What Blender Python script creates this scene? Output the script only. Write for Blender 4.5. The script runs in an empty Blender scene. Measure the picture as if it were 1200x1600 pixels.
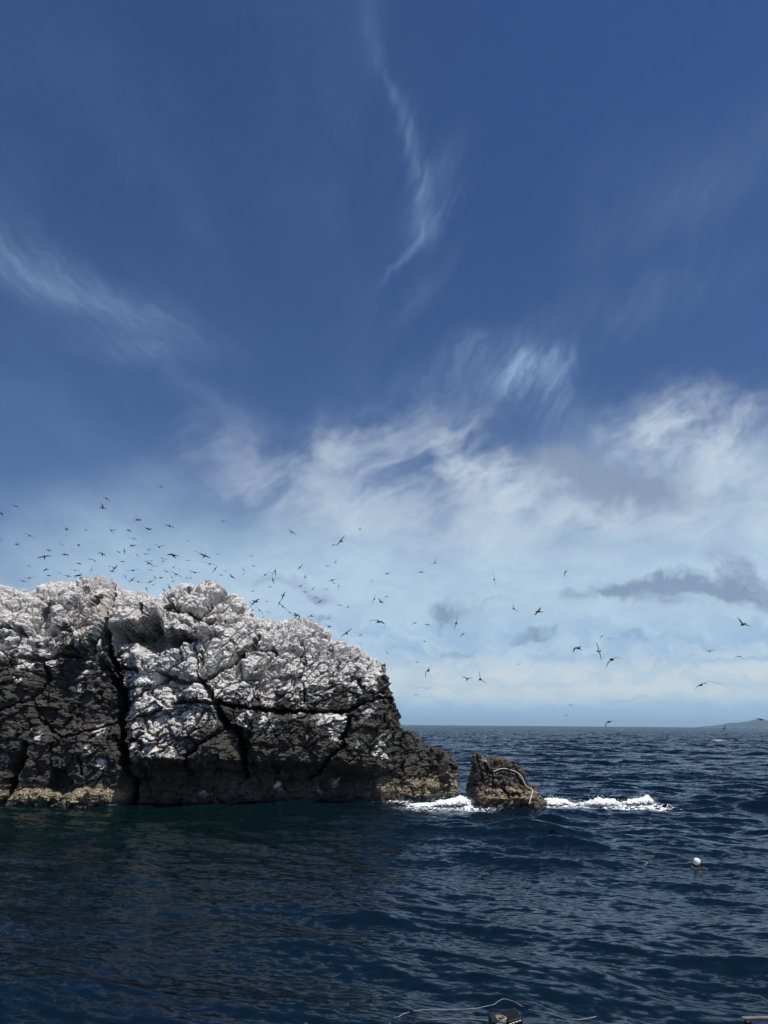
import bpy, math, heapq, random
import numpy as np
from math import radians as R
from mathutils import Matrix, Vector

sc = bpy.context.scene
COL = sc.collection

# ------------------------------------------------------------------ camera
CAM_H = 6.0
PITCH = 15.45          # degrees above the horizon
ROLL = 0.45            # degrees
FPX = 1202.0           # focal length in pixels of the 1200 x 1600 photograph
cam = bpy.data.cameras.new('camera')
cam_ob = bpy.data.objects.new('camera', cam)
COL.objects.link(cam_ob)
sc.camera = cam_ob
cam.sensor_fit = 'VERTICAL'
cam.sensor_height = 24.0
cam.lens = 24.0 * FPX / 1600.0
cam.clip_start = 0.1
cam.clip_end = 120000.0
CAM_M = Matrix.Rotation(R(90 + PITCH), 3, 'X') @ Matrix.Rotation(R(ROLL), 3, 'Z')
cam_ob.matrix_world = Matrix.Translation((0, 0, CAM_H)) @ CAM_M.to_4x4()
CM = np.array(CAM_M)

def ray(px, py):
    v = CM @ np.array([(px - 600.0) / FPX, (800.0 - py) / FPX, -1.0])
    return v / np.linalg.norm(v)

def at(px, py, Y):                 # the point at forward distance Y seen at a photo position
    d = ray(px, py)
    return np.array([0, 0, CAM_H]) + d * (Y / d[1])

def on_water(px, py, z=0.0):
    d = ray(px, py)
    return np.array([0, 0, CAM_H]) + d * ((z - CAM_H) / d[2])

def project(P):                    # N x 3 -> photo px, py
    v = (P - np.array([0, 0, CAM_H])) @ CM
    w = np.maximum(-v[:, 2], 0.01)
    return 600 + FPX * v[:, 0] / w, 800 - FPX * v[:, 1] / w

# ------------------------------------------------------------------ world
SUN_EL, SUN_AZ = 66.0, 127.0       # azimuth clockwise from +Y (behind the camera, to the right)
world = bpy.data.worlds.new('World')
sc.world = world
world.use_nodes = True

class NB:
    """small node builder"""
    def __init__(self, nt):
        self.nt = nt
        nt.nodes.clear()
    def n(self, kind, **kw):
        nd = self.nt.nodes.new(kind)
        for k, v in kw.items():
            setattr(nd, k, v)
        return nd
    def put(self, sock, v):
        if isinstance(v, bpy.types.NodeSocket):
            self.nt.links.new(v, sock)
        elif v is not None:
            sock.default_value = v
    def m(self, op, a, b=None, c=None, clamp=False):
        nd = self.n('ShaderNodeMath', operation=op, use_clamp=clamp)
        for i, v in enumerate((a, b, c)):
            if v is not None:
                self.put(nd.inputs[i], v)
        return nd.outputs[0]
    def v(self, op, a, b=None, scale=None):
        nd = self.n('ShaderNodeVectorMath', operation=op)
        self.put(nd.inputs[0], a)
        if b is not None:
            self.put(nd.inputs[1], b)
        if scale is not None:
            self.put(nd.inputs['Scale'], scale)
        return nd.outputs['Value'] if op in ('DOT_PRODUCT', 'LENGTH', 'DISTANCE') else nd.outputs['Vector']
    def sep(self, a):
        nd = self.n('ShaderNodeSeparateXYZ')
        self.put(nd.inputs[0], a)
        return nd.outputs
    def comb(self, x, y, z):
        nd = self.n('ShaderNodeCombineXYZ')
        for i, v in enumerate((x, y, z)):
            self.put(nd.inputs[i], v)
        return nd.outputs[0]
    def noise(self, vec, scale, detail=4, rough=0.55, dist=0.0, lac=2.0, dim='3D'):
        nd = self.n('ShaderNodeTexNoise', noise_dimensions=dim)
        self.put(nd.inputs['Vector'], vec)
        self.put(nd.inputs['Scale'], scale)
        nd.inputs['Detail'].default_value = detail
        nd.inputs['Roughness'].default_value = rough
        nd.inputs['Lacunarity'].default_value = lac
        nd.inputs['Distortion'].default_value = dist
        return nd.outputs
    def ss(self, x, a, b):         # smoothstep
        nd = self.n('ShaderNodeMapRange', interpolation_type='SMOOTHSTEP')
        self.put(nd.inputs[0], x)
        nd.inputs[1].default_value = a
        nd.inputs[2].default_value = b
        return nd.outputs[0]
    def mix(self, f, a, b):
        nd = self.n('ShaderNodeMix', data_type='RGBA')
        self.put(nd.inputs['Factor'], f)
        self.put(nd.inputs['A'], a)
        self.put(nd.inputs['B'], b)
        return nd.outputs['Result']

def srgb(r, g, b):
    f = lambda c: (c / 12.92 if c <= 0.04045 else ((c + 0.055) / 1.055) ** 2.4)
    return (f(r / 255), f(g / 255), f(b / 255), 1.0)

def azel(px, py):
    d = ray(px, py)
    return np.array([math.atan2(d[0], d[1]), math.asin(d[2])])

def build_world():
    b = NB(world.node_tree)
    sky = b.n('ShaderNodeTexSky', sky_type='NISHITA', sun_disc=False)
    sky.sun_elevation = R(SUN_EL)
    sky.sun_rotation = R(SUN_AZ)
    sky.altitude = 0
    sky.air_density = 1.0
    sky.dust_density = 0.0
    sky.ozone_density = 2.6
    hs = b.n('ShaderNodeHueSaturation')
    hs.inputs['Saturation'].default_value = 1.21
    hs.inputs['Hue'].default_value = 0.514
    b.put(hs.inputs['Color'], sky.outputs[0])
    bg1 = b.n('ShaderNodeBackground')
    b.put(bg1.inputs[0], hs.outputs[0])
    bg1.inputs[1].default_value = 0.0745

    D = b.n('ShaderNodeTexCoord').outputs['Generated']
    D = b.v('NORMALIZE', D)
    x, y, z = b.sep(D)
    az = b.m('ARCTAN2', x, y)
    el = b.m('ARCSINE', z)
    # direction coordinates; noise in (azimuth, elevation) with ragged warping
    P = b.comb(az, el, 0.0)
    H3 = (0.5, 0.5, 0.0)
    w1 = b.v('MULTIPLY', b.v('SUBTRACT', b.noise(P, 8.0, 3, 0.6, dim='2D')[1], H3), (1, 1, 0))
    w2 = b.v('MULTIPLY', b.v('SUBTRACT', b.noise(P, 36.0, 3, 0.65, dim='2D')[1], H3), (1, 1, 0))
    Pw = b.v('ADD', b.v('ADD', P, b.v('SCALE', w1, scale=0.075)), b.v('SCALE', w2, scale=0.026))
    one = (0.0, 0.0, 1.0)
    V = b.v('ADD', Pw, one)
    Vs = b.v('ADD', b.v('ADD', b.v('ADD', P, b.v('SCALE', w1, scale=0.045)), b.v('SCALE', w2, scale=0.016)), one)

    def blob(px, py, rx, ry, rot=0.0, s=1.0, vec=None):
        c = azel(px, py)
        J = np.array([(azel(px + 5, py) - azel(px - 5, py)) / 10, (azel(px, py + 5) - azel(px, py - 5)) / 10]).T
        Ji = np.linalg.inv(J)
        a = R(rot)
        Rm = np.array([[math.cos(a) / rx, math.sin(a) / rx], [-math.sin(a) / ry, math.cos(a) / ry]]) @ Ji
        off = -Rm @ c
        vec = V if vec is None else vec
        u = b.v('DOT_PRODUCT', vec, (Rm[0, 0], Rm[0, 1], off[0]))
        w = b.v('DOT_PRODUCT', vec, (Rm[1, 0], Rm[1, 1], off[1]))
        r2 = b.m('MULTIPLY_ADD', u, u, b.m('MULTIPLY', w, w))
        e = b.m('POWER', 2.71828, b.m('MULTIPLY', r2, -1.0))
        return b.m('MULTIPLY', e, s)

    def total(items):
        t = items[0]
        for i in items[1:]:
            t = b.m('ADD', t, i)
        return t

    cA, sA = math.cos(R(24)), math.sin(R(24))
    PA = b.v('ADD', b.v('ADD', P, b.v('SCALE', w1, scale=0.05)), b.v('SCALE', w2, scale=0.008))
    nA = b.noise(b.comb(b.v('DOT_PRODUCT', PA, (cA, sA, 0)), b.v('DOT_PRODUCT', PA, (-sA * 2.3, cA * 2.3, 0)), 0.0), 10.0, 7, 0.60, dim='2D')[0]           # mottled cloud
    nB = b.noise(Pw, 4.6, 2, 0.5, dim='2D')[0]
    nC = b.noise(b.v('MULTIPLY', Pw, (1.0, 3.4, 1.0)), 15.0, 5, 0.62, dim='2D')[0]   # low flat layers
    def streak(rot, sx, sy, detail=6):                      # cirrus threads
        c, s = math.cos(R(rot)), math.sin(R(rot))
        u = b.v('DOT_PRODUCT', Vs, (c * sx, s * sx, 0))
        w = b.v('DOT_PRODUCT', Vs, (-s * sy, c * sy, 0))
        return b.noise(b.comb(u, w, 0.0), 1.0, detail, 0.68, 0.0, dim='2D')[0]
    st1 = streak(56, 9, 62)
    st2 = streak(-30, 7, 55)

    # ---- thin high cirrus
    wisp = total([
        blob(572, 20, 14, 90, -8, .20, Vs), blob(598, 100, 11, 70, -20, .30, Vs),
        blob(632, 180, 12, 55, -20, .62, Vs), blob(648, 240, 16, 60, -5, .70, Vs), blob(656, 310, 15, 60, 3, .62, Vs),
        blob(688, 270, 22, 62, 32, .50, Vs), blob(700, 315, 14, 48, 40, .36, Vs),
        blob(662, 350, 20, 36, 38, .95, Vs), blob(628, 400, 6, 46, 35, 1.1, Vs),
        blob(655, 465, 14, 75, 38, .34, Vs), blob(640, 300, 50, 160, 0, .12, Vs)])
    wisp = b.m('MULTIPLY', wisp, b.m('MULTIPLY_ADD', b.ss(st1, 0.28, 0.80), 0.85, 0.28))
    left = total([
        blob(15, 405, 110, 40, 26, .85, Vs), blob(120, 455, 110, 34, 22, .85, Vs), blob(215, 490, 85, 26, 20, .8, Vs),
        blob(235, 545, 95, 24, 5, .75, Vs), blob(310, 615, 105, 20, 34, .35, Vs), blob(110, 700, 160, 60, 20, .16, Vs),
        blob(150, 480, 240, 90, 24, .22, Vs)])
    left = b.m('MULTIPLY', left, b.m('MULTIPLY_ADD', b.ss(st2, 0.25, 0.80), 0.70, 0.36))
    spot = total([
        blob(838, 572, 52, 26, -14, 1.15), blob(795, 590, 40, 20, -38, .75), blob(868, 605, 34, 40, 10, .55),
        blob(730, 560, 120, 30, -24, .42), blob(690, 640, 120, 30, -25, .36), blob(880, 660, 70, 45, 0, .34),
        blob(1090, 300, 140, 60, -30, .14), blob(1030, 470, 160, 40, -20, .16)])
    spot = b.m('MULTIPLY', spot, b.m('MULTIPLY_ADD', b.ss(st1, 0.28, 0.75), 0.8, 0.38))

    # faint cirrus over the whole sky
    zz = b.m('ADD', b.m('ABSOLUTE', z), 0.14)
    lay = b.comb(b.m('DIVIDE', x, zz), b.m('DIVIDE', y, zz), 0.0)
    gen = b.noise(b.v('MULTIPLY', lay, (2.0, 0.9, 1.0)), 0.9, 6, 0.64, dim='2D')[0]
    gen = b.m('MULTIPLY', b.ss(gen, 0.46, 0.85), 0.09)
    up = b.ss(el, R(-1), R(6))

    # ---- broken white band and the pale veil below it
    band = total([
        blob(1105, 685, 88, 50, -6, 1.15), blob(1010, 690, 62, 42, -20, .7), blob(1150, 760, 120, 42, 0, .6),
        blob(860, 760, 100, 30, 5, .5), blob(720, 740, 62, 36, 30, 1.0), blob(785, 742, 50, 36, 10, .62),
        blob(660, 700, 95, 22, -24, .70), blob(540, 705, 70, 20, -25, .52), blob(430, 765, 120, 50, 10, .30),
        blob(360, 705, 60, 45, 20, .14), blob(620, 780, 170, 40, 0, .5), blob(960, 800, 170, 28, 4, .75),
        blob(760, 830, 170, 38, 0, .45), blob(600, 660, 120, 30, -20, .25)])
    band = b.m('MULTIPLY', band, b.m('MULTIPLY_ADD', b.ss(nA, 0.26, 0.76), 1.35, 0.10))
    lim = b.m('MULTIPLY_ADD', b.ss(az, R(-32), R(2)), R(5.6), R(8.8))       # top edge of the veil, lower on the left
    veil = b.m('SUBTRACT', b.m('ADD', lim, b.m('MULTIPLY', b.m('SUBTRACT', nB, 0.5), R(9.0))), el)
    veil = b.ss(veil, R(-8.0), R(5.0))
    veil = b.m('MULTIPLY', veil, b.m('MULTIPLY_ADD', b.ss(nC, 0.25, 0.75), 0.20, 0.78))

    # alphas -> colour
    def over(bgcol, bgal, col, al):
        al = b.m('MINIMUM', al, 0.97)
        newal = b.m('SUBTRACT', 1.0, b.m('MULTIPLY', b.m('SUBTRACT', 1.0, bgal), b.m('SUBTRACT', 1.0, al)))
        f = b.m('DIVIDE', al, b.m('MAXIMUM', newal, 1e-4))
        return b.mix(f, bgcol, col), newal

    cir = b.m('MULTIPLY', total([b.m('MULTIPLY', wisp, 0.28), b.m('MULTIPLY', left, 0.28), b.m('MULTIPLY', spot, 0.50), gen]), up)
    col, al = srgb(152, 180, 216), b.m('MINIMUM', cir, 0.9)
    col, al = over(col, al, srgb(184, 210, 230), veil)
    col, al = over(col, al, srgb(204, 219, 232), b.m('MULTIPLY', b.m('SUBTRACT', 1.0, b.m('POWER', 2.718, b.m('MULTIPLY', band, -1.15))), 1.0))
    # bluer gap, cream layer near the sea and the bluer strip beneath it
    gap = b.m('MULTIPLY', b.ss(el, R(3.6), R(4.8)), b.ss(el, R(8.6), R(6.0)))
    col, al = over(col, al, srgb(146, 180, 217), b.m('MULTIPLY', b.m('MULTIPLY', gap, b.ss(nC, 0.7, 0.35)), 0.6))
    lowA = b.m('MULTIPLY', b.ss(el, R(1.4), R(2.4)), b.ss(el, R(5.6), R(3.2)))
    lowA = b.m('MULTIPLY', lowA, b.m('MULTIPLY_ADD', b.ss(nC, 0.34, 0.62), 0.72, 0.2))
    col, al = over(col, al, srgb(210, 220, 225), b.m('MULTIPLY', lowA, 0.95))
    strip = b.m('MULTIPLY', b.ss(b.m('ADD', el, b.m('MULTIPLY', b.m('SUBTRACT', nC, 0.5), R(1.6))), R(1.9), R(1.0)), 0.8)
    col, al = over(col, al, srgb(152, 190, 220), strip)
    # grey puffs in shade
    puffs = total([
        blob(1165, 885, 40, 26, 30, 1.4), blob(1090, 918, 90, 20, -4, 1.4), blob(975, 930, 95, 17, -10, 1.35), blob(1060, 952, 55, 10, 4, .9),
        blob(1150, 925, 70, 18, 6, 1.1),
        blob(697, 950, 40, 17, 8, 1.5), blob(720, 1012, 48, 10, 10, .95), blob(770, 948, 30, 7, 0, .8), blob(832, 1004, 44, 15, 12, 1.35),
        blob(990, 1005, 24, 8, 10, .95), blob(482, 935, 40, 18, 18, 1.1), blob(420, 918, 30, 13, 10, .75), blob(500, 975, 24, 8, 0, .85),
        blob(30, 905, 28, 18, 10, .7), blob(985, 1086, 36, 2.6, 0, 1.1, Vs), blob(1115, 1071, 40, 2.4, 0, .9, Vs), blob(660, 1076, 28, 2.4, 0, .9, Vs)])
    nP = b.noise(Pw, 30.0, 5, 0.65, dim='2D')[0]
    puffs = b.ss(b.m('MULTIPLY', puffs, b.m('MULTIPLY_ADD', nP, 2.0, 0.0)), 0.12, 1.75)
    col, al = over(col, al, srgb(120, 139, 170), b.m('MULTIPLY', puffs, 0.78))
    shade = total([blob(950, 752, 92, 26, 6, 1.5), blob(850, 725, 45, 24, 10, .7), blob(1030, 775, 60, 20, 0, .5), blob(720, 775, 60, 16, 10, .3)])
    shade = b.m('MULTIPLY', shade, b.m('MULTIPLY_ADD', nA, 0.9, 0.5))
    col, al = over(col, al, srgb(134, 153, 180), b.m('MULTIPLY', b.m('MINIMUM', shade, 1.0), 0.85))
    bg2 = b.n('ShaderNodeBackground')
    b.put(bg2.inputs[0], col)
    bg2.inputs[1].default_value = 1.0
    ms = b.n('ShaderNodeMixShader')
    b.put(ms.inputs[0], b.m('MULTIPLY', al, b.ss(el, R(-4), R(-1))))
    b.put(ms.inputs[1], bg1.outputs[0])
    b.put(ms.inputs[2], bg2.outputs[0])
    out = b.n('ShaderNodeOutputWorld')
    b.put(out.inputs[0], ms.outputs[0])
build_world()

sun = bpy.data.lights.new('sun', 'SUN')
sun.energy = 5.0
sun.angle = R(0.53)
sun.color = (1.0, 0.955, 0.89)
sun_ob = bpy.data.objects.new('sun', sun)
COL.objects.link(sun_ob)
SDIR = Vector((math.cos(R(SUN_EL)) * math.sin(R(SUN_AZ)), math.cos(R(SUN_EL)) * math.cos(R(SUN_AZ)), math.sin(R(SUN_EL))))
sun_ob.rotation_euler = SDIR.to_track_quat('Z', 'Y').to_euler()
sun_ob.location = (30, -30, 60)

vs = sc.view_settings
vs.view_transform = 'Standard'
vs.look = 'None'
vs.exposure = 0.0
vs.gamma = 1.0
vs.use_curve_mapping = False
cy = sc.cycles
cy.use_adaptive_sampling = True
cy.adaptive_threshold = 0.02
cy.adaptive_min_samples = 8
cy.max_bounces = 5
cy.diffuse_bounces = 2
cy.glossy_bounces = 2
cy.transmission_bounces = 1
cy.volume_bounces = 0
cy.sample_clamp_indirect = 4.0
world.cycles.sampling_method = 'MANUAL'
world.cycles.sample_map_resolution = 256

# ------------------------------------------------------------------ helpers
def h3(ix, iy, iz, seed):
    with np.errstate(over='ignore'):
        h = (ix.astype(np.uint32) * np.uint32(374761393) + iy.astype(np.uint32) * np.uint32(668265263)
             + iz.astype(np.uint32) * np.uint32(2147483647) + np.uint32(seed * 144269 + 12345))
        h = (h ^ (h >> np.uint32(13))) * np.uint32(1274126177)
        h = (h ^ (h >> np.uint32(16))) * np.uint32(2246822519)
        h = h ^ (h >> np.uint32(15))
    return h

def h3f(ix, iy, iz, seed):
    return (h3(ix, iy, iz, seed) & np.uint32(0xFFFFFF)).astype(np.float32) / np.float32(16777215.0)

def vnoise(P, seed=0):             # value noise in -1..1
    F = np.floor(P)
    I = F.astype(np.int64)
    f = (P - F).astype(np.float32)
    u = f * f * f * (f * (f * 6 - 15) + 10)
    r = 0
    for dx in (0, 1):
        wx = u[:, 0] if dx else 1 - u[:, 0]
        for dy in (0, 1):
            wy = u[:, 1] if dy else 1 - u[:, 1]
            for dz in (0, 1):
                wz = u[:, 2] if dz else 1 - u[:, 2]
                r = r + wx * wy * wz * h3f(I[:, 0] + dx, I[:, 1] + dy, I[:, 2] + dz, seed)
    return r * 2 - 1

def fbm(P, octs=4, seed=0, gain=0.5, lac=2.03):
    a, s, t = 1.0, 0.0, 0.0
    for k in range(octs):
        s = s + a * vnoise(P * lac ** k + 17.3 * k, seed + k)
        t += a
        a *= gain
    return s / t

def ridged(P, octs=3, seed=0):
    a, s, t = 1.0, 0.0, 0.0
    for k in range(octs):
        s = s + a * (1 - np.abs(vnoise(P * 2.1 ** k + 9.1 * k, seed + k)))
        t += a
        a *= 0.5
    return s / t

def voronoi(P, seed=0, jit=0.95):
    """F1, F2, per-cell random and a per-cell tilted plane value"""
    F = np.floor(P)
    I = F.astype(np.int64)
    n = len(P)
    f1 = np.full(n, 9.0, np.float32)
    f2 = np.full(n, 9.0, np.float32)
    rnd = np.zeros(n, np.float32)
    pl = np.zeros(n, np.float32)
    for dx in (-1, 0, 1):
        for dy in (-1, 0, 1):
            for dz in (-1, 0, 1):
                c = I + np.array([dx, dy, dz])
                hh = h3(c[:, 0], c[:, 1], c[:, 2], seed)
                a = (hh & np.uint32(1023)).astype(np.float32) / 1023
                bb = ((hh >> np.uint32(10)) & np.uint32(1023)).astype(np.float32) / 1023
                cc = ((hh >> np.uint32(20)) & np.uint32(1023)).astype(np.float32) / 1023
                vx = (c[:, 0] + .5 + (a - .5) * jit - P[:, 0]).astype(np.float32)
                vy = (c[:, 1] + .5 + (bb - .5) * jit - P[:, 1]).astype(np.float32)
                vz = (c[:, 2] + .5 + (cc - .5) * jit - P[:, 2]).astype(np.float32)
                d = np.sqrt(vx * vx + vy * vy + vz * vz)
                near = d < f1
                f2 = np.where(near, f1, np.minimum(f2, d))
                r = (a * 7.13 + bb * 3.71 + cc * 5.37) % 1.0
                rnd = np.where(near, r, rnd)
                pl = np.where(near, vx * (bb - .5) * 2 + vy * (cc - .5) * 2 + vz * (a - .5) * 2, pl)
                f1 = np.where(near, d, f1)
    return f1, f2, rnd, pl

def sstep(x, a, b):
    t = np.clip((x - a) / (b - a), 0, 1)
    return t * t * (3 - 2 * t)

def poly_dist(px, py, pts):        # distance to a polyline in photo pixels, and position along it
    best = np.full(px.shape, 1e9, np.float32)
    for (x0, y0), (x1, y1) in zip(pts[:-1], pts[1:]):
        dx, dy = x1 - x0, y1 - y0
        t = np.clip(((px - x0) * dx + (py - y0) * dy) / (dx * dx + dy * dy + 1e-9), 0, 1)
        best = np.minimum(best, np.hypot(px - x0 - t * dx, py - y0 - t * dy))
    return best

def in_poly(px, py, pts):          # signed distance, positive inside
    d = poly_dist(px, py, list(pts) + [pts[0]])
    ins = np.zeros(px.shape, bool)
    n = len(pts)
    for i in range(n):
        x0, y0 = pts[i]
        x1, y1 = pts[(i + 1) % n]
        if y0 == y1:
            continue
        c = ((y0 > py) != (y1 > py)) & (px < (x1 - x0) * (py - y0) / (y1 - y0) + x0)
        ins ^= c
    return np.where(ins, d, -d)

def grid_faces(nr, nc):
    i = np.arange(nr - 1)[:, None] * nc + np.arange(nc - 1)[None, :]
    return np.stack([i, i + 1, i + nc + 1, i + nc], -1).reshape(-1, 4)

def mesh_from(name, verts, quads, attrs=None, smooth=True):
    me = bpy.data.meshes.new(name)
    nv, nf = len(verts), len(quads)
    k = quads.shape[1]
    me.vertices.add(nv)
    me.vertices.foreach_set('co', np.ascontiguousarray(verts, np.float32).ravel())
    me.loops.add(nf * k)
    me.loops.foreach_set('vertex_index', np.ascontiguousarray(quads, np.int32).ravel())
    me.polygons.add(nf)
    me.polygons.foreach_set('loop_start', np.arange(nf, dtype=np.int32) * k)
    me.polygons.foreach_set('use_smooth', np.full(nf, smooth, bool))
    me.update(calc_edges=True)
    me.validate()
    for an, av in (attrs or {}).items():
        at_ = me.attributes.new(an, 'FLOAT', 'POINT')
        at_.data.foreach_set('value', np.ascontiguousarray(av, np.float32))
    return me

def obj(name, me, mat=None, parent=None):
    o = bpy.data.objects.new(name, me)
    COL.objects.link(o)
    if mat is not None and me is not None and not me.materials:
        me.materials.append(mat)
    if parent is not None:
        o.parent = parent
    return o

def tag(o, label=None, cat=None, group=None, kind=None):
    for k, v in (('label', label), ('category', cat), ('group', group), ('kind', kind)):
        if v:
            o[k] = v
    return o

def material(name):
    m = bpy.data.materials.new(name)
    m.use_nodes = True
    return m, NB(m.node_tree)

def finish(b, bsdf):
    out = b.n('ShaderNodeOutputMaterial')
    b.put(out.inputs[0], bsdf)

def principled(b, col, rough=0.8, spec=0.3, normal=None):
    p = b.n('ShaderNodeBsdfPrincipled')
    b.put(p.inputs['Base Color'], col)
    b.put(p.inputs['Roughness'], rough)
    b.put(p.inputs['Specular IOR Level'], spec)
    if normal is not None:
        b.put(p.inputs['Normal'], normal)
    return p

def attr(b, name):
    a = b.n('ShaderNodeAttribute', attribute_name=name)
    return a.outputs['Fac']

# ------------------------------------------------------------------ materials
def rock_material():
    m, b = material('weathered_rock')
    P = b.n('ShaderNodeTexCoord').outputs['Object']
    g = attr(b, 'guano')
    band = attr(b, 'crust')
    och = attr(b, 'ochre')
    n1 = b.noise(P, 1.6, 7, 0.68)[0]
    n2 = b.noise(P, 7.0, 6, 0.7)[0]
    n3 = b.noise(b.v('MULTIPLY', P, (1, 1, 5.0)), 3.0, 5, 0.65)[0]     # bedding
    n4 = b.noise(P, 26.0, 4, 0.7)[0]
    n5 = b.noise(b.v('MULTIPLY', P, (1, 1, 0.16)), 2.6, 4, 0.65)[0]     # run-off streaks
    dark = b.mix(b.ss(n1, 0.3, 0.72), (0.016, 0.0155, 0.015, 1), (0.062, 0.058, 0.051, 1))
    dark = b.mix(b.m('MULTIPLY', b.ss(n3, 0.42, 0.66), 0.5), dark, (0.085, 0.08, 0.072, 1))
    dark = b.mix(b.m('MULTIPLY', attr(b, 'brown'), b.ss(n2, 0.25, 0.6)), dark, (0.12, 0.102, 0.08, 1))
    dark = b.mix(b.m('MULTIPLY', b.ss(n2, 0.56, 0.75), 0.4), dark, (0.010, 0.010, 0.010, 1))
    white = b.mix(b.ss(n2, 0.34, 0.66), (0.36, 0.345, 0.325, 1), (0.79, 0.765, 0.735, 1))
    white = b.mix(b.m('MULTIPLY', b.ss(n4, 0.52, 0.72), 0.45), white, (0.22, 0.21, 0.20, 1))
    white = b.mix(b.m('MULTIPLY', och, b.ss(n1, 0.36, 0.64)), white, (0.42, 0.275, 0.19, 1))
    gm = b.m('ADD', g, b.m('ADD', b.m('ADD', b.m('MULTIPLY', b.m('SUBTRACT', n2, 0.5), 0.9), b.m('MULTIPLY', b.m('SUBTRACT', n5, 0.5), 0.9)), b.m('MULTIPLY', b.m('SUBTRACT', n4, 0.5), 0.5)))
    col = b.mix(b.ss(gm, 0.14, 0.44), dark, (0.125, 0.12, 0.115, 1))
    col = b.mix(b.ss(gm, 0.30, 0.62), col, white)
    vo = b.n('ShaderNodeTexVoronoi')
    b.put(vo.inputs['Vector'], P)
    vo.inputs['Scale'].default_value = 9.0
    sp = b.mix(b.ss(n4, 0.42, 0.62), (0.20, 0.16, 0.095, 1), (0.70, 0.61, 0.44, 1))
    sp = b.mix(b.m('MULTIPLY', b.ss(vo.outputs['Distance'], 0.30, 0.5), 0.8), sp, (0.035, 0.026, 0.016, 1))
    bm = b.m('ADD', band, b.m('MULTIPLY', b.m('SUBTRACT', n2, 0.5), 1.0))
    col = b.mix(b.ss(bm, 0.28, 0.60), col, sp)
    bp = b.n('ShaderNodeBump')
    bp.inputs['Strength'].default_value = 0.55
    bp.inputs['Distance'].default_value = 0.10
    hgt = b.m('ADD', b.m('MULTIPLY', n2, 0.9), b.m('ADD', b.m('MULTIPLY', n4, 0.5), b.m('MULTIPLY', n3, 0.6)))
    b.put(bp.inputs['Height'], hgt)
    rough = b.m('MULTIPLY_ADD', g, 0.15, 0.72)
    p = principled(b, col, rough, 0.25, bp.outputs[0])
    finish(b, p.outputs[0])
    return m

def water_material():
    m, b = material('sea_water')
    P = b.n('ShaderNodeTexCoord').outputs['Object']
    far = attr(b, 'far')
    foam = attr(b, 'foam')
    lee = attr(b, 'lee')
    geo = b.n('ShaderNodeNewGeometry')
    # slopes of ripples too small for the mesh, rotated so that crests run down to the right
    a = R(18)
    rx = b.v('DOT_PRODUCT', P, (math.cos(a), -math.sin(a), 0))
    ry = b.v('DOT_PRODUCT', P, (math.sin(a), math.cos(a), 0))
    Q = b.comb(b.m('MULTIPLY', rx, 0.45), ry, 0.0)
    def slope(scale, detail, amp, rough=0.6):
        c = b.noise(Q, scale, detail, rough, 0.0, dim='2D')[1]
        return b.v('SCALE', b.v('SUBTRACT', c, (0.5, 0.5, 0.5)), scale=amp)
    s1 = slope(4.2, 2, 0.74)
    s2 = slope(0.8, 3, 2.0)
    s3 = slope(0.11, 2, 0.7)
    near_amp = b.m('MULTIPLY_ADD', lee, -0.5, 1.0)
    tot = b.v('ADD', b.v('SCALE', s1, scale=near_amp), b.v('SCALE', b.v('ADD', s2, s3), scale=far))
    N = b.v('NORMALIZE', b.v('ADD', geo.outputs['Normal'], b.v('MULTIPLY', tot, (0.75, 1.0, 0.0))))
    body = b.mix(lee, (0.0022, 0.0082, 0.0155, 1), (0.0013, 0.0075, 0.0088, 1))  # darker, greener body near the cliff: the rock's shade put into the colour
    df = b.n('ShaderNodeBsdfDiffuse')
    b.put(df.inputs['Color'], body)
    gl = b.n('ShaderNodeBsdfGlossy')
    gl.inputs['Color'].default_value = (0.66, 0.715, 0.79, 1)
    gl.inputs['Roughness'].default_value = 0.09
    b.put(gl.inputs['Normal'], N)
    fr = b.n('ShaderNodeFresnel')
    fr.inputs['IOR'].default_value = 1.25
    b.put(fr.inputs['Normal'], N)
    p = b.n('ShaderNodeMixShader')
    b.put(p.inputs[0], fr.outputs[0])
    b.put(p.inputs[1], df.outputs[0])
    b.put(p.inputs[2], gl.outputs[0])
    # lace of foam
    n1 = b.noise(P, 1.7, 5, 0.62, 0.8)[0]
    vo = b.n('ShaderNodeTexVoronoi', feature='DISTANCE_TO_EDGE')
    b.put(vo.inputs['Vector'], b.v('ADD', P, b.v('SCALE', b.noise(P, 2.0, 3)[1], scale=0.5)))
    vo.inputs['Scale'].default_value = 2.2
    lace = b.m('ADD', b.m('MULTIPLY', b.ss(vo.outputs['Distance'], 0.16, 0.0), 0.45), b.m('MULTIPLY', n1, 0.9))
    fm = b.ss(b.m('ADD', foam, b.m('SUBTRACT', lace, 0.95)), 0.08, 0.42)
    d = principled(b, (0.78, 0.81, 0.83, 1), 0.9, 0.1)
    mx = b.n('ShaderNodeMixShader')
    b.put(mx.inputs[0], fm)
    b.put(mx.inputs[1], p.outputs[0])
    b.put(mx.inputs[2], d.outputs[0])
    finish(b, mx.outputs[0])
    return m

def plain(name, col, rough=0.6, spec=0.3, vary=0.3, scale=8.0):
    m, b = material(name)
    P = b.n('ShaderNodeTexCoord').outputs['Object']
    n = b.noise(P, scale, 5, 0.6)[0]
    c2 = tuple(c * (1 - vary) for c in col[:3]) + (1,)
    p = principled(b, b.mix(b.ss(n, 0.3, 0.7), c2, tuple(col[:3]) + (1,)), rough, spec)
    finish(b, p.outputs[0])
    return m

ROCK = rock_material()
WATER = water_material()

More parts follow.
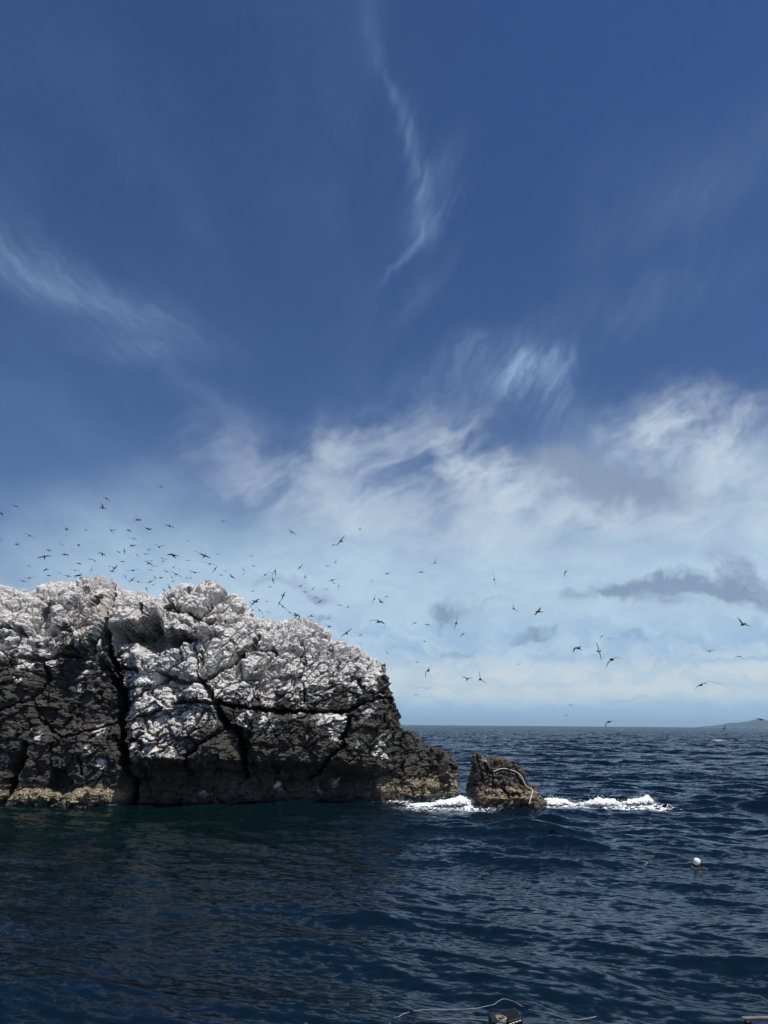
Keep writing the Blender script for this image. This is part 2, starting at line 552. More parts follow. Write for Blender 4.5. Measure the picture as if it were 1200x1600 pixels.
# ------------------------------------------------------------------ sea
rng = np.random.default_rng(7)
WAVES = []
for i in range(104):
    lam = 0.38 * (42.0 / 0.38) ** (i / 103.0) * rng.uniform(0.93, 1.07)
    ang = R(-90 - 20) + rng.normal(0, R(44 if lam < 1.5 else 25))
    steep = 0.038 * (1.0 if lam < 3.5 else (3.5 / lam) ** 0.45) * rng.uniform(0.6, 1.4) * (1.4 if 1.4 < lam < 8 else 0.95)
    WAVES.append((lam, ang, steep * lam / (2 * math.pi), rng.uniform(0, 2 * math.pi)))

def lee_mask(X, Y):
    # sheltered water in front of the cliff
    px = X / np.maximum(Y, 1.0) * FPX + 600
    s = sstep(px, 720, 330) * sstep(Y, 85, 66)
    return s

BREAK = [  # breaking crests: photo points along the waterline, crest height, half-depth
    ([(848, 1256), (890, 1256), (935, 1256), (980, 1255), (1006, 1254)], 0.2, 0.6),
    ([(655, 1256), (695, 1257), (738, 1257)], 0.12, 0.7)]
BREAK_W = [(np.array([on_water(*p)[:2] for p in pts]), h, w) for pts, h, w in BREAK]

def sea_height(X, Y, spacing=None, disp=False):
    X = np.asarray(X, float)
    Y = np.asarray(Y, float)
    lee = lee_mask(X, Y)
    H = np.zeros_like(X)
    DX = np.zeros_like(X)
    DY = np.zeros_like(X)
    group = (0.85 + 0.42 * vnoise(np.stack([X * 0.13, Y * 0.20, 0 * X + 3.3], -1).reshape(-1, 3), 5)) * (0.95 + 0.40 * vnoise(np.stack([X * 0.035, Y * 0.06, 0 * X + 8.3], -1).reshape(-1, 3), 6))
    for lam, ang, amp, ph in WAVES:
        k = 2 * math.pi / lam
        cx, cy = math.cos(ang), math.sin(ang)
        w = 1.0
        if spacing is not None:
            w = sstep(lam / spacing, 2.2, 4.5)
            if not w.any():
                continue
        red = (0.52 if lam > 1.3 else 0.72)
        a = amp * w * group * (1 - (1 - red) * lee)
        t = k * (cx * X + cy * Y) + ph
        H += a * np.cos(t)
        if disp:
            s = np.sin(t)
            DX -= 0.75 * a * cx * s
            DY -= 0.75 * a * cy * s
    for pts, h, wd in BREAK_W:
        d = poly_dist(X, Y, [tuple(p) for p in pts])
        H += h * np.exp(-(d / wd) ** 2)
    return (H, DX, DY, lee) if disp else H

def build_sea():
    rows = [0.5, 3.0, 6.0, 9.0, 11.5]
    r = 13.0
    while r < 60000:
        rows.append(r)
        r += 0.066 * (max(1.0, (r / 20.0)) ** 0.87 if r < 900 else 27.4 * (r / 900.0) ** 1.6)
    rr = np.array(rows)
    azs = np.concatenate([np.linspace(-180, -32, 24, endpoint=False), np.linspace(-32, 32, 500), np.linspace(32, 180, 25)[1:]])
    aa = np.radians(azs)
    RR, AA = np.meshgrid(rr, aa, indexing='ij')
    X = RR * np.sin(AA)
    Y = RR * np.cos(AA)
    dr = np.gradient(rr)
    da = np.gradient(aa)
    spac = np.maximum(dr[:, None] * np.ones_like(AA), RR * da[None, :])
    H, DX, DY, lee = sea_height(X.ravel(), Y.ravel(), spac.ravel(), True)
    V = np.stack([X.ravel() + DX, Y.ravel() + DY, H], -1)
    foam = np.zeros(len(H))
    for pts, h, wd in BREAK_W:
        d = poly_dist(V[:, 0], V[:, 1], [tuple(p) for p in pts])
        foam = np.maximum(foam, 1.15 * np.exp(-(d / (wd * 1.6)) ** 2))
        d2 = poly_dist(V[:, 0], V[:, 1], [tuple(p - np.array([0, 1.6])) for p in pts])
        foam = np.maximum(foam, 0.60 * np.exp(-(d2 / 1.9) ** 2))
    for px, py, w, s in ((622, 1252, 1.6, .5), (748, 1258, 1.0, .7), (850, 1260, 0.9, .6)):
        c = on_water(px, py)
        foam = np.maximum(foam, s * np.exp(-((V[:, 0] - c[0]) ** 2 + (V[:, 1] - c[1]) ** 2) / w ** 2))
    for px, py, w, s in ((1124, 1157, 11, .9), (1092, 1156, 6, .7), (1135, 1206, 5, .75), (1108, 1207, 3.5, .6), (905, 1145, 20, .62)):  # whitecaps
        c = on_water(px, py)
        foam = np.maximum(foam, s * np.exp(-((V[:, 0] - c[0]) / (0.5 * w * 0.45)) ** 2 - ((V[:, 1] - c[1]) / (w * 0.5)) ** 2))
    far = sstep(spac.ravel(), 0.10, 0.9)
    me = mesh_from('sea', V, grid_faces(len(rr), len(aa)), {'far': far, 'foam': foam, 'lee': lee * sstep(Y.ravel(), 18, 52)})
    o = obj('sea', me, WATER)
    tag(o, 'choppy dark blue sea reaching to the horizon', None, None, 'structure')
build_sea()

# ------------------------------------------------------------------ rocks
def resample(pts, step):
    pts = np.asarray(pts, float)
    d = np.r_[0, np.cumsum(np.hypot(*np.diff(pts, axis=0).T))]
    n = max(2, int(d[-1] / step))
    t = np.linspace(0, d[-1], n)
    return np.stack([np.interp(t, d, pts[:, 0]), np.interp(t, d, pts[:, 1])], -1)

def loft_rock(skyline, Yc, A, zb, q, step, nfront, nback, coarse_left=None):
    """surface lofted over a skyline: front face, top and back; returns verts (rows, cols, 3)"""
    sk = np.array(skyline, float)
    xs = sk[:, 0]
    W = np.array([at(px, py, np.interp(px, *Yc)) for px, py in skyline])
    pts = np.stack([W[:, 0], W[:, 2]], -1)
    pts = resample(pts, step)
    X, H = pts[:, 0], pts[:, 1]
    if coarse_left is not None:       # fewer columns outside the frame
        keep = (X > coarse_left) | (np.arange(len(X)) % 6 == 0)
        X, H = X[keep], H[keep]
    order_px = np.interp(X, np.sort(W[:, 0]), xs[np.argsort(W[:, 0])])
    yc = np.interp(order_px, *Yc)
    aa = np.interp(order_px, *A)
    phi = np.linspace(0, math.pi / 2, 400)
    cols = []
    for i in range(len(X)):
        h = max(H[i] - zb, 0.15)
        qq = q if np.isscalar(q) else np.interp(order_px[i], *q)
        z = h * np.sin(phi) ** (2 / qq)
        y = aa[i] * np.cos(phi) ** (2 / 2.2)
        d = np.r_[0, np.cumsum(np.hypot(np.diff(z), np.diff(y)))]
        tf = np.linspace(0, d[-1], nfront)
        tb = np.linspace(d[-1], 0, nback)[1:]
        zf, yf = np.interp(tf, d, z), np.interp(tf, d, y)
        zk, yk = np.interp(tb, d, z), np.interp(tb, d, y)
        cols.append(np.stack([np.full(nfront + nback - 1, X[i]), np.r_[yc[i] - yf, yc[i] + 1.2 * yk], zb + np.r_[zf, zk]], -1))
    return np.stack(cols, 1)

def grid_normals(G):
    du = np.gradient(G, axis=1)
    dv = np.gradient(G, axis=0)
    n = np.cross(du, dv)
    n /= np.linalg.norm(n, axis=-1, keepdims=True) + 1e-9
    return n

def smooth_grid(A, k):
    for _ in range(k):
        A = A.copy()
        A[1:-1] = (A[:-2] + 2 * A[1:-1] + A[2:]) / 4
        A[:, 1:-1] = (A[:, :-2] + 2 * A[:, 1:-1] + A[:, 2:]) / 4
    return A

CRACKS = [  # photo points, half-width px, depth m
    ([(179, 914), (177, 933), (170, 948), (167, 970), (155, 987), (145, 1000), (133, 1017)], 5, 0.9),
    ([(160, 932), (145, 945), (127, 957), (120, 970), (117, 987), (107, 1003), (113, 1017)], 6, 1.0),
    ([(75, 922), (67, 933), (70, 947), (63, 955)], 6, 0.8),
    ([(80, 982), (107, 982)], 4, 0.6),
    ([(-6, 978), (30, 980), (37, 990)], 5, 0.7),
    ([(-6, 1013), (20, 1007), (30, 993)], 5, 0.6),
    ([(30, 1023), (58, 1030), (83, 1020), (117, 1020)], 6, 0.8),
    ([(46, 1086), (54, 1121), (76, 1143), (95, 1153), (139, 1142), (180, 1128)], 5, 0.7),
    ([(79, 1150), (81, 1200)], 4, 0.5),
    ([(60, 1030), (66, 1060), (46, 1086), (20, 1100), (-5, 1110)], 4, 0.5),
    ([(35, 1165), (19, 1200), (9, 1235), (0, 1262)], 12, 1.6),
    ([(124, 1185), (127, 1212)], 5, 0.6),
    ([(166, 990), (174, 1020), (182, 1050), (187, 1075)], 7, 1.5),
    ([(184, 1055), (188, 1085), (186, 1110)], 9, 2.0),
    ([(188, 1095), (185, 1130), (191, 1170), (195, 1215), (194, 1262)], 12, 3.0),
    ([(176, 1150), (186, 1180), (184, 1215)], 6, 0.8),
    ([(160, 1040), (180, 1070), (186, 1090)], 9, 1.4),
    ([(188, 1039), (202, 1041), (215, 1048)], 6, 0.8),
    ([(256, 946), (272, 948), (288, 958), (308, 965), (320, 956), (332, 940), (352, 929), (362, 924)], 4.5, 0.8),
    ([(308, 965), (326, 974), (352, 966), (380, 964)], 4.5, 0.8),
    ([(262, 930), (280, 926), (300, 917)], 4, 0.45),
    ([(226, 952), (228, 962), (240, 968), (252, 958), (256, 946)], 4, 0.6),
    ([(404, 985), (398, 1004), (386, 1012), (372, 1028), (352, 1040), (332, 1052), (316, 1061)], 6.5, 1.25),
    ([(254, 1051), (268, 1058), (288, 1063), (312, 1061)], 6.5, 1.1),
    ([(306, 996), (306, 1020), (308, 1058)], 3, 0.5),
    ([(310, 1060), (324, 1074), (332, 1093), (344, 1112), (348, 1134)], 8, 1.3),
    ([(308, 1064), (290, 1076), (272, 1090)], 3.5, 0.5),
    ([(268, 1097), (300, 1099), (328, 1100)], 4.5, 0.7),
    ([(203, 1127), (228, 1118), (250, 1112)], 4, 0.5),
    ([(205, 1158), (222, 1163)], 5, 0.6),
    ([(345, 1140), (317, 1159), (291, 1181), (285, 1205)], 5, 0.8),
    ([(348, 1118), (356, 1134), (373, 1143), (381, 1172), (377, 1210)], 10, 1.4),
    ([(332, 1095), (355, 1100), (395, 1106), (439, 1110), (483, 1112), (535, 1110), (564, 1099)], 5.5, 1.0),
    ([(549, 1118), (547, 1132), (538, 1161), (520, 1183), (498, 1205), (476, 1222)], 6, 1.1),
    ([(564, 1099), (590, 1090), (606, 1092)], 4, 0.5),
    ([(400, 1010), (430, 1016), (436, 1022)], 6, 0.7),
    ([(560, 1065), (575, 1085), (600, 1080)], 4, 0.5),
    ([(610, 1100), (600, 1120), (608, 1140), (630, 1138)], 4, 0.5),
    ([(630, 1130), (634, 1176), (630, 1213)], 4, 0.7),
    ([(672, 1163), (669, 1213)], 4, 0.45),
    ([(400, 1110), (392, 1140), (388, 1170)], 3, 0.35),
    ([(470, 1000), (480, 1030), (470, 1060), (476, 1095)], 3, 0.35),
    ([(520, 1000), (530, 1035), (520, 1070)], 3, 0.35),
]
RECESS = [  # polygons pushed in: photo points, depth m, edge px
    ([(174, 981), (226, 977), (248, 965), (256, 990), (306, 994), (298, 1008), (272, 1015), (244, 1019), (232, 1012), (216, 998), (198, 1003), (178, 996)], 3.6, 5),
    ([(76, 1202), (92, 1198), (112, 1226), (94, 1243), (76, 1236)], 1.3, 5),
    ([(66, 1000), (112, 1004), (150, 1010), (180, 1040), (188, 1130), (150, 1148), (60, 1150), (40, 1080)], 0.9, 16),
    ([(345, 1112), (372, 1135), (384, 1165), (380, 1206), (352, 1200), (345, 1150)], 0.7, 9),
    ([(0, 1232), (30, 1175), (42, 1180), (20, 1240), (0, 1262)], 1.0, 8),
]
BULGE = [   # polygons pushed out
    ([(122, 960), (160, 932), (174, 935), (168, 968), (150, 990), (136, 1010), (118, 1014), (117, 990)], 1.3, 6),
    ([(176, 944), (246, 944), (258, 950), (250, 964), (226, 976), (176, 980)], 1.7, 5),
    ([(258, 955), (300, 968), (330, 985), (322, 996), (258, 990), (252, 972)], 1.1, 6),
    ([(284, 1078), (306, 1067), (320, 1078), (334, 1099), (275, 1094)], 0.8, 5),
    ([(205, 1010), (250, 1020), (300, 1000), (306, 1056), (262, 1052), (212, 1045)], 0.9, 8),
    ([(205, 1060), (270, 1062), (265, 1110), (205, 1125)], 0.6, 8),
    ([(388, 1118), (480, 1116), (545, 1122), (535, 1160), (505, 1196), (395, 1202)], 0.8, 12),
    ([(560, 1125), (625, 1145), (628, 1205), (540, 1200), (525, 1190)], 0.5, 12),
    ([(205, 1165), (285, 1180), (340, 1150), (372, 1180), (372, 1205), (205, 1204)], 0.6, 10),
    ([(265, 930), (325, 908), (360, 918), (350, 930), (308, 962), (262, 944)], 1.0, 6),
    ([(80, 925), (130, 908), (176, 908), (172, 930), (145, 942), (110, 968), (76, 975)], 0.8, 7),
]
GUANO_LINE = [(-300, 1015), (0, 1010), (60, 1000), (110, 1012), (150, 1020), (175, 1005), (190, 1030), (200, 1110), (215, 1165), (300, 1175), (335, 1130),
              (350, 1108), (420, 1104), (470, 1100), (530, 1088), (570, 1074), (612, 1046), (640, 1100), (720, 1100)]
PATCHES = [(115, 1072, 5), (140, 1076, 5), (40, 1028, 8), (150, 1140, 7), (160, 1190, 7), (140, 1168, 5), (208, 1175, 8), (375, 1122, 5), (390, 1118, 4), (510, 1118, 14), (530, 1130, 14),
           (529, 1147, 8), (484, 1152, 4), (603, 1158, 9), (597, 1166, 6), (607, 1180, 5), (590, 1176, 5), (562, 1160, 5), (523, 1225, 6), (500, 1238, 6),
           (430, 1233, 6), (312, 1240, 7), (690, 1174, 2), (430, 1128, 5), (575, 1112, 6), (60, 1150, 5), (48, 1140, 4), (25, 1060, 5), (5, 1180, 8)]
BLOCK_SEEDS = [(30, 940), (20, 995), (100, 940), (145, 970), (90, 1000), (30, 1060), (110, 1080), (60, 1200), (130, 1180), (8, 1150), (150, 1225),
               (215, 930), (215, 962), (280, 975), (300, 935), (350, 950), (360, 1000), (270, 1030), (235, 1085), (305, 1085), (330, 1020), (250, 1145),
               (320, 1190), (230, 1230), (420, 1060), (500, 1040), (580, 1050), (370, 1170), (440, 1160), (590, 1170), (500, 1235), (650, 1180), (695, 1200),
               (330, 1240), (620, 1232), (330, 1080), (590, 1100)]

def rock_detail(G, front_rows, cracks, recess, bulge, seed=0, notch=None, guano_fn=None, size=1.0, gain=1.0):
    nr, nc, _ = G.shape
    N = smooth_grid(grid_normals(G), 6)
    N /= np.linalg.norm(N, axis=-1, keepdims=True)
    P = G.reshape(-1, 3)
    Nf = N.reshape(-1, 3)
    px, py = project(P)
    front = (np.repeat(np.arange(nr), nc) < front_rows)
    # ragged hand-traced cracks
    Pn = P / size
    jx = fbm(Pn * 0.9, 3, seed + 31) * 5.0 * size + fbm(Pn * 3.0, 3, seed + 35) * 4.0 * size
    jy = fbm(Pn * 0.9 + 50, 3, seed + 41) * 5.0 * size + fbm(Pn * 3.0 + 50, 3, seed + 45) * 4.0 * size
    qx, qy = px + jx, py + jy
    D = np.zeros(len(P))
    DH = np.zeros(len(P))           # pushes straight into the face, so ledges overhang
    for pts, w, dep in cracks:
        d = poly_dist(qx, qy, pts)
        dep = dep * (2.0 if np.mean([p[1] for p in pts]) < 1115 else 1.1)
        DH -= np.where(front, dep * (1 - sstep(d, w * 0.22, w * 0.78)), 0)
    for pts, dep, e in recess:
        DH -= np.where(front, dep * sstep(in_poly(qx, qy, pts), -e * 0.3, e), 0)
    for pts, dep, e in bulge:
        DH += np.where(front, dep * sstep(in_poly(qx, qy, pts), -e * 0.4, e * 0.8), 0)
    g = guano_fn(qx, qy, P)
    up = np.clip(Nf[:, 2], -1, 1)
    # broad lumps and blocks; the pale weathered cap breaks into rounded boulders, the bare rock into angular facets
    gc = np.clip(g, 0, 1)
    wp = Pn + 0.35 * np.stack([fbm(Pn * 0.8, 2, seed + 1), fbm(Pn * 0.8, 2, seed + 2), fbm(Pn * 0.8, 2, seed + 3)], -1)
    wp = wp + 0.10 * np.stack([fbm(Pn * 3.1, 2, seed + 22), fbm(Pn * 3.1, 2, seed + 23), fbm(Pn * 3.1, 2, seed + 24)], -1)
    ct, st = math.cos(R(35)), math.sin(R(35))
    wr = np.stack([wp[:, 0] * ct + wp[:, 2] * st, wp[:, 1], -wp[:, 0] * st + wp[:, 2] * ct], -1)     # joints dip to the left
    D += size * 0.55 * fbm(Pn * 0.26, 3, seed + 4)
    f1, f2, rnd, pl = voronoi(wr * np.array([0.34, 0.42, 0.55]), seed + 5)
    D += size * ((0.36 + 0.12 * gc) * pl + (0.34 + 0.30 * gc) * (rnd - 0.5) - (0.12 + 0.55 * gc) * (1 - sstep(f2 - f1, 0.0, 0.075)) - 0.25 * gc * f1 * f1)
    f1, f2, rnd, pl = voronoi(wr * np.array([0.85, 1.0, 1.3]), seed + 6)
    D += size * ((0.36 - 0.16 * gc) * pl + 0.18 * (rnd - 0.5) - (0.06 + 0.30 * gc) * (1 - sstep(f2 - f1, 0.0, 0.13)) - 0.22 * gc * f1 * f1)
    f1, f2, rnd, pl = voronoi(wr * np.array([1.9, 2.2, 2.8]), seed + 7)
    D += size * ((0.09 + 0.03 * gc) * pl + 0.05 * (rnd - 0.5) - (0.03 + 0.08 * gc) * (1 - sstep(f2 - f1, 0.0, 0.20)))
    D += size * 0.08 * (ridged(wp * 1.9, 3, seed + 9) - 0.75)
    D += size * 0.035 * fbm(Pn * 5.0, 3, seed + 12)
    # tilted bedding: shallow ledges, strongest in the bare rock
    lay = Pn[:, 2] * 1.15 + 0.22 * Pn[:, 0] + 0.9 * fbm(Pn * 0.45, 3, seed + 15)
    saw = lay - np.floor(lay)
    D += size * (0.35 + 0.65 * (1 - gc)) * 0.15 * (sstep(saw, 0.0, 0.10) * (1 - saw) - 0.4)
    lay2 = Pn[:, 2] * 3.7 + 0.5 * Pn[:, 0] + 1.3 * fbm(Pn * 0.8, 3, seed + 16)
    saw = lay2 - np.floor(lay2)
    D += size * (0.25 + 0.75 * (1 - gc)) * 0.05 * (sstep(saw, 0.0, 0.15) * (1 - saw) - 0.4)
    D -= 0.22 * size
    P2 = P + Nf * (D * gain)[:, None]
    P2[:, 1] -= DH * (0.35 + 0.65 * np.clip(-Nf[:, 1], 0, 1) + 0.3 * np.clip(Nf[:, 2], 0, 1))
    P2[:, 2] += 0.25 * DH * np.clip(Nf[:, 2], 0, 1)
    if notch is not None:
        dep, ztop = notch(px)
        z = P[:, 2]
        sh = dep * (1 - sstep(z, ztop * 0.55, ztop)) * (0.75 + 0.35 * fbm(Pn * 0.5, 2, seed + 21))
        P2[:, 1] += np.where(front, sh, 0)
    # droppings settle on ledges and upward facets
    nz = grid_normals(P2.reshape(G.shape)).reshape(-1, 3)[:, 2]
    nz = np.where(np.isfinite(nz), nz, 0)
    nz = np.abs(nz) * np.sign(nz)
    g = np.clip(g * (0.92 + 0.55 * np.clip(nz, -0.6, 0.7) + 0.30 * fbm(Pn * 0.8, 3, seed + 51)), 0, 1)
    return P2, g, px, py, up

def cliff():
    skyline = [(-600, 1262), (-570, 1150), (-500, 1020), (-350, 945), (-160, 918), (-60, 912), (-20, 909), (0, 908), (20, 909), (42, 918), (60, 917), (75, 915), (95, 911), (130, 909), (160, 906),
               (178, 908), (186, 916), (200, 918), (225, 924), (240, 930), (260, 931), (268, 925), (285, 918), (300, 912), (325, 910), (348, 911), (360, 919), (376, 931), (385, 945),
               (400, 958), (420, 965), (440, 971), (458, 969), (475, 966), (490, 972), (505, 981), (520, 987), (540, 996), (555, 1005), (570, 1017), (585, 1030), (597, 1045), (607, 1062),
               (611, 1080), (615, 1098), (622, 1109), (627, 1130), (634, 1139), (648, 1139), (655, 1150), (668, 1163), (685, 1168), (700, 1176), (711, 1190), (716, 1204), (719, 1240), (721, 1275)]
    Yc = ([-600, 0, 190, 400, 600, 650, 720], [74, 68.5, 70, 71.3, 72, 73.5, 75])
    A = ([-600, -100, 60, 150, 180, 205, 350, 500, 600, 640, 690, 722], [4.0, 8.6, 8.4, 8.0, 8.2, 8.9, 8.9, 7.8, 6.0, 4.4, 2.8, 1.2])
    nf, nb = 330, 70
    G = loft_rock(skyline, Yc, A, -1.6, ([380, 540, 640], [3.0, 2.3, 2.2]), 0.075, nf, nb, at(-75, 1100, 60)[0])
    gx, gy = np.array(GUANO_LINE).T
    def guano(px, py, P):
        lim = np.interp(px, gx, gy)
        mott = fbm(P * 0.55, 4, 71) * 44 + fbm(P * np.array([1.5, 1.5, 0.16]), 3, 75) * 62
        g = sstep(lim + mott - py, -48, 36)
        g *= 0.80 + 0.3 * fbm(P * 1.3, 3, 73)
        g *= 1 - 0.36 * sstep(py, 1020, 1130) * sstep(px, 700, 620)
        for x, y, r in PATCHES:
            g = np.maximum(g, 0.85 * np.exp(-((px - x) ** 2 + ((py - y) * 0.8) ** 2) / (r * 1.1) ** 2))
        return np.clip(g, 0, 1)
    def notch(px):
        dep = np.interp(px, [-300, 170, 195, 215, 540, 600, 640, 720], [-0.7, -0.7, 1.6, 3.2, 3.0, 0.9, -0.5, -0.5])
        zt = np.interp(px, [-300, 190, 215, 500, 580, 720], [1.3, 1.3, 3.6, 3.3, 2.8, 1.2])
        return dep, zt
    P2, g, px, py, up = rock_detail(G, nf + 4, CRACKS, RECESS, BULGE, 100, notch, guano)
    nr, nc, _ = G.shape
    z = P2[:, 2]
    zt = 1.35 + 0.75 * fbm(P2 * 0.6, 3, 81) + 0.5 * sstep(px, 560, 640)
    crust = (1 - sstep(z, zt - 0.35, zt + 0.15)) * sstep(z, 0.05, 0.45)
    crust *= 0.35 + 0.65 * np.maximum(sstep(px, 585, 620), 0.6 * sstep(px, 195, 170))
    och = np.clip(-0.05 + 0.6 * fbm(P2 * 0.22, 3, 91) + 0.6 * np.exp(-((px - 150) / 45) ** 2 - ((py - 960) / 45) ** 2) + 0.12 * sstep(py, 960, 915), 0, 1) * 0.7
    faces = grid_faces(nr, nc)
    # partition the front into the blocks that the cracks bound
    S = 3
    gw, gh = 260, 130
    ox, oy = -20, 890
    cx, cy = np.meshgrid(ox + S * np.arange(gw), oy + S * np.arange(gh))
    cost = np.full((gh, gw), 1.0)
    for pts, w, dep in CRACKS:
        cost += 14 * dep * np.exp(-(poly_dist(cx, cy, pts) / (0.8 * w)) ** 2)
    lab = np.full((gh, gw), -1)
    heap = [(0.0, int((y - oy) / S), int((x - ox) / S), i) for i, (x, y) in enumerate(BLOCK_SEEDS)]
    heapq.heapify(heap)
    cl = cost.tolist()
    while heap:
        d, r, c, i = heapq.heappop(heap)
        if lab[r, c] >= 0:
            continue
        lab[r, c] = i
        for dr, dc in ((1, 0), (-1, 0), (0, 1), (0, -1)):
            a, e = r + dr, c + dc
            if 0 <= a < gh and 0 <= e < gw and lab[a, e] < 0:
                heapq.heappush(heap, (d + cl[a][e], a, e, i))
    fc = faces.mean(1).astype(int)
    fpx, fpy = px[faces].mean(1), py[faces].mean(1)
    li = lab[np.clip(((fpy - oy) / S).astype(int), 0, gh - 1), np.clip(((fpx - ox) / S).astype(int), 0, gw - 1)]
    frow = faces[:, 0] // nc
    li = np.where((frow >= nf - 1) | (fpx < -15), len(BLOCK_SEEDS), li)
    root = bpy.data.objects.new('sea_cliff', None)
    root.location = (-12, 62, 0)
    COL.objects.link(root)
    tag(root, 'large guano-whitened black rock cliff rising from the sea on the left', 'cliff')
    off = np.array(root.location)
    for i in range(len(BLOCK_SEEDS) + 1):
        fsel = faces[li == i]
        if len(fsel) < 20:
            continue
        used = np.unique(fsel)
        remap = np.zeros(len(P2), np.int64)
        remap[used] = np.arange(len(used))
        me = mesh_from('rock_block', P2[used] - off, remap[fsel], {'guano': g[used], 'crust': crust[used], 'ochre': och[used], 'brown': 0.08 + 0.5 * crust[used]}, False)
        o = obj('rock_block' if i < len(BLOCK_SEEDS) else 'rock_back', me, ROCK, root)
cliff()

def islet():
    skyline = [(728, 1275), (729, 1246), (731, 1236), (734, 1200), (736, 1184), (742, 1179), (752, 1180), (768, 1179), (780, 1183), (795, 1187), (806, 1195), (814, 1203), (820, 1212), (826, 1221),
               (834, 1231), (842, 1238), (849, 1246), (853, 1258), (855, 1278)]
    Yc = ([720, 860], [64.6, 64.6])
    A = ([726, 740, 790, 830, 856], [1.0, 1.9, 2.3, 1.8, 0.6])
    G = loft_rock(skyline, Yc, A, -1.2, 2.6, 0.045, 120, 36)
    cracks = [([(744, 1186), (752, 1205), (757, 1225)], 2.5, 0.25), ([(735, 1224), (745, 1228), (752, 1234)], 4, 0.45), ([(765, 1212), (758, 1220), (752, 1228)], 2.5, 0.2),
              ([(768, 1205), (790, 1201), (808, 1206)], 3, 0.3), ([(806, 1206), (812, 1218), (820, 1228)], 3, 0.35), ([(789, 1226), (790, 1236)], 2, 0.25),
              ([(755, 1188), (764, 1205)], 2.5, 0.2), ([(778, 1186), (790, 1196), (800, 1199)], 2, 0.18)]
    bulge = [([(733, 1180), (752, 1178), (756, 1200), (745, 1205), (735, 1200)], 0.25, 5), ([(735, 1230), (750, 1230), (840, 1236), (848, 1250), (760, 1250), (732, 1246)], 0.28, 5)]
    recess = [([(728, 1206), (742, 1206), (744, 1226), (728, 1226)], 0.45, 5)]
    P2, g, px, py, up = rock_detail(G, 124, cracks, recess, bulge, 300, lambda p: (np.full(len(p), -0.35), np.full(len(p), 1.1)), lambda px, py, P: 0.75 * np.exp(-((px - 756) ** 2 + (py - 1182) ** 2) / 20.0), 0.5, 1.45)
    z = P2[:, 2]
    zt = 1.35 + 0.7 * fbm(P2 * 0.8, 3, 81)
    crust = (1 - sstep(z, zt - 0.25, zt + 0.12)) * sstep(z, 0.12, 0.42)
    c = np.array([P2[:, 0].mean(), P2[:, 1].mean(), 0])
    me = mesh_from('islet_rock', P2 - c, grid_faces(*G.shape[:2]), {'guano': g, 'crust': crust, 'ochre': 0 * g, 'brown': 0 * g + 0.65}, False)
    o = obj('islet_rock', me, ROCK)
    o.location = c
    tag(o, 'small brown rock islet off the tip of the cliff with barnacle-crusted base', 'rock')
    return P2
ISLET = islet()

# distant island
def island():
    prof = [(1080, 0), (1104, 0), (1107, 1.2), (1112, 1.8), (1116, 1.4), (1122, 2.4), (1132, 3.6), (1142, 5.2), (1152, 6.2), (1160, 7.2), (1168, 8.8), (1174, 9.8), (1180, 10.4), (1188, 9.4),
            (1196, 8.2), (1206, 6.8), (1225, 7.6), (1250, 5.4), (1280, 3.0), (1310, 0)]
    Y = 24000.0
    base = at(1150, 1130, Y)
    k = Y / FPX / math.cos(R(PITCH)) ** 0.5
    xs = np.linspace(1080, 1310, 220)
    hs = 1.25 * np.interp(xs, *np.array(prof).T) * k
    hs *= 1 + 0.10 * fbm(np.stack([xs * 0.15, xs * 0, xs * 0], -1), 4, 5)
    ys = np.linspace(-1, 1, 60)
    X, V = np.meshgrid((xs - 600) * k * 1.0, ys)
    Hm = np.meshgrid(hs, ys)[0] * np.maximum(0, 1 - np.abs(V) ** 1.6)
    Z = Hm * (0.9 + 0.25 * fbm(np.stack([X.ravel() / 300, V.ravel() * 4, 0 * X.ravel()], -1), 4, 9).reshape(X.shape)) - 3.0
    P = np.stack([X.ravel(), Y + V.ravel() * 1100, Z.ravel()], -1)
    d = at(1180, 1126, Y)
    P[:, 0] += d[0] - (1180 - 600) * k
    me = mesh_from('distant_island', P, grid_faces(len(ys), len(xs)))
    m = plain('island_forest', (0.012, 0.018, 0.016), 0.9, 0.1, 0.5, 0.004)
    tag(obj('distant_island', me, m), 'low blue-hazed island on the horizon at the right', None, None, 'structure')
island()

# ------------------------------------------------------------------ air
def haze():
    me = bpy.data.meshes.new('haze')
    s, z0, z1 = 62000.0, -6.0, 420.0
    v = [(x, y, z) for z in (z0, z1) for x, y in ((-s, -s), (s, -s), (s, s), (-s, s))]
    f = [(3, 2, 1, 0), (4, 5, 6, 7), (0, 1, 5, 4), (1, 2, 6, 5), (2, 3, 7, 6), (3, 0, 4, 7)]
    me.from_pydata(v, [], f)
    m, b = material('haze')
    pv = b.n('ShaderNodeVolumePrincipled')
    pv.inputs['Color'].default_value = (0.56, 0.80, 1.0, 1)
    pv.inputs['Density'].default_value = 0.000028
    pv.inputs['Anisotropy'].default_value = 0.1
    out = b.n('ShaderNodeOutputMaterial')
    b.nt.links.new(pv.outputs[0], out.inputs['Volume'])
    tag(obj('haze', me, m), 'thin blue sea haze over the whole view', None, None, 'stuff')
haze()

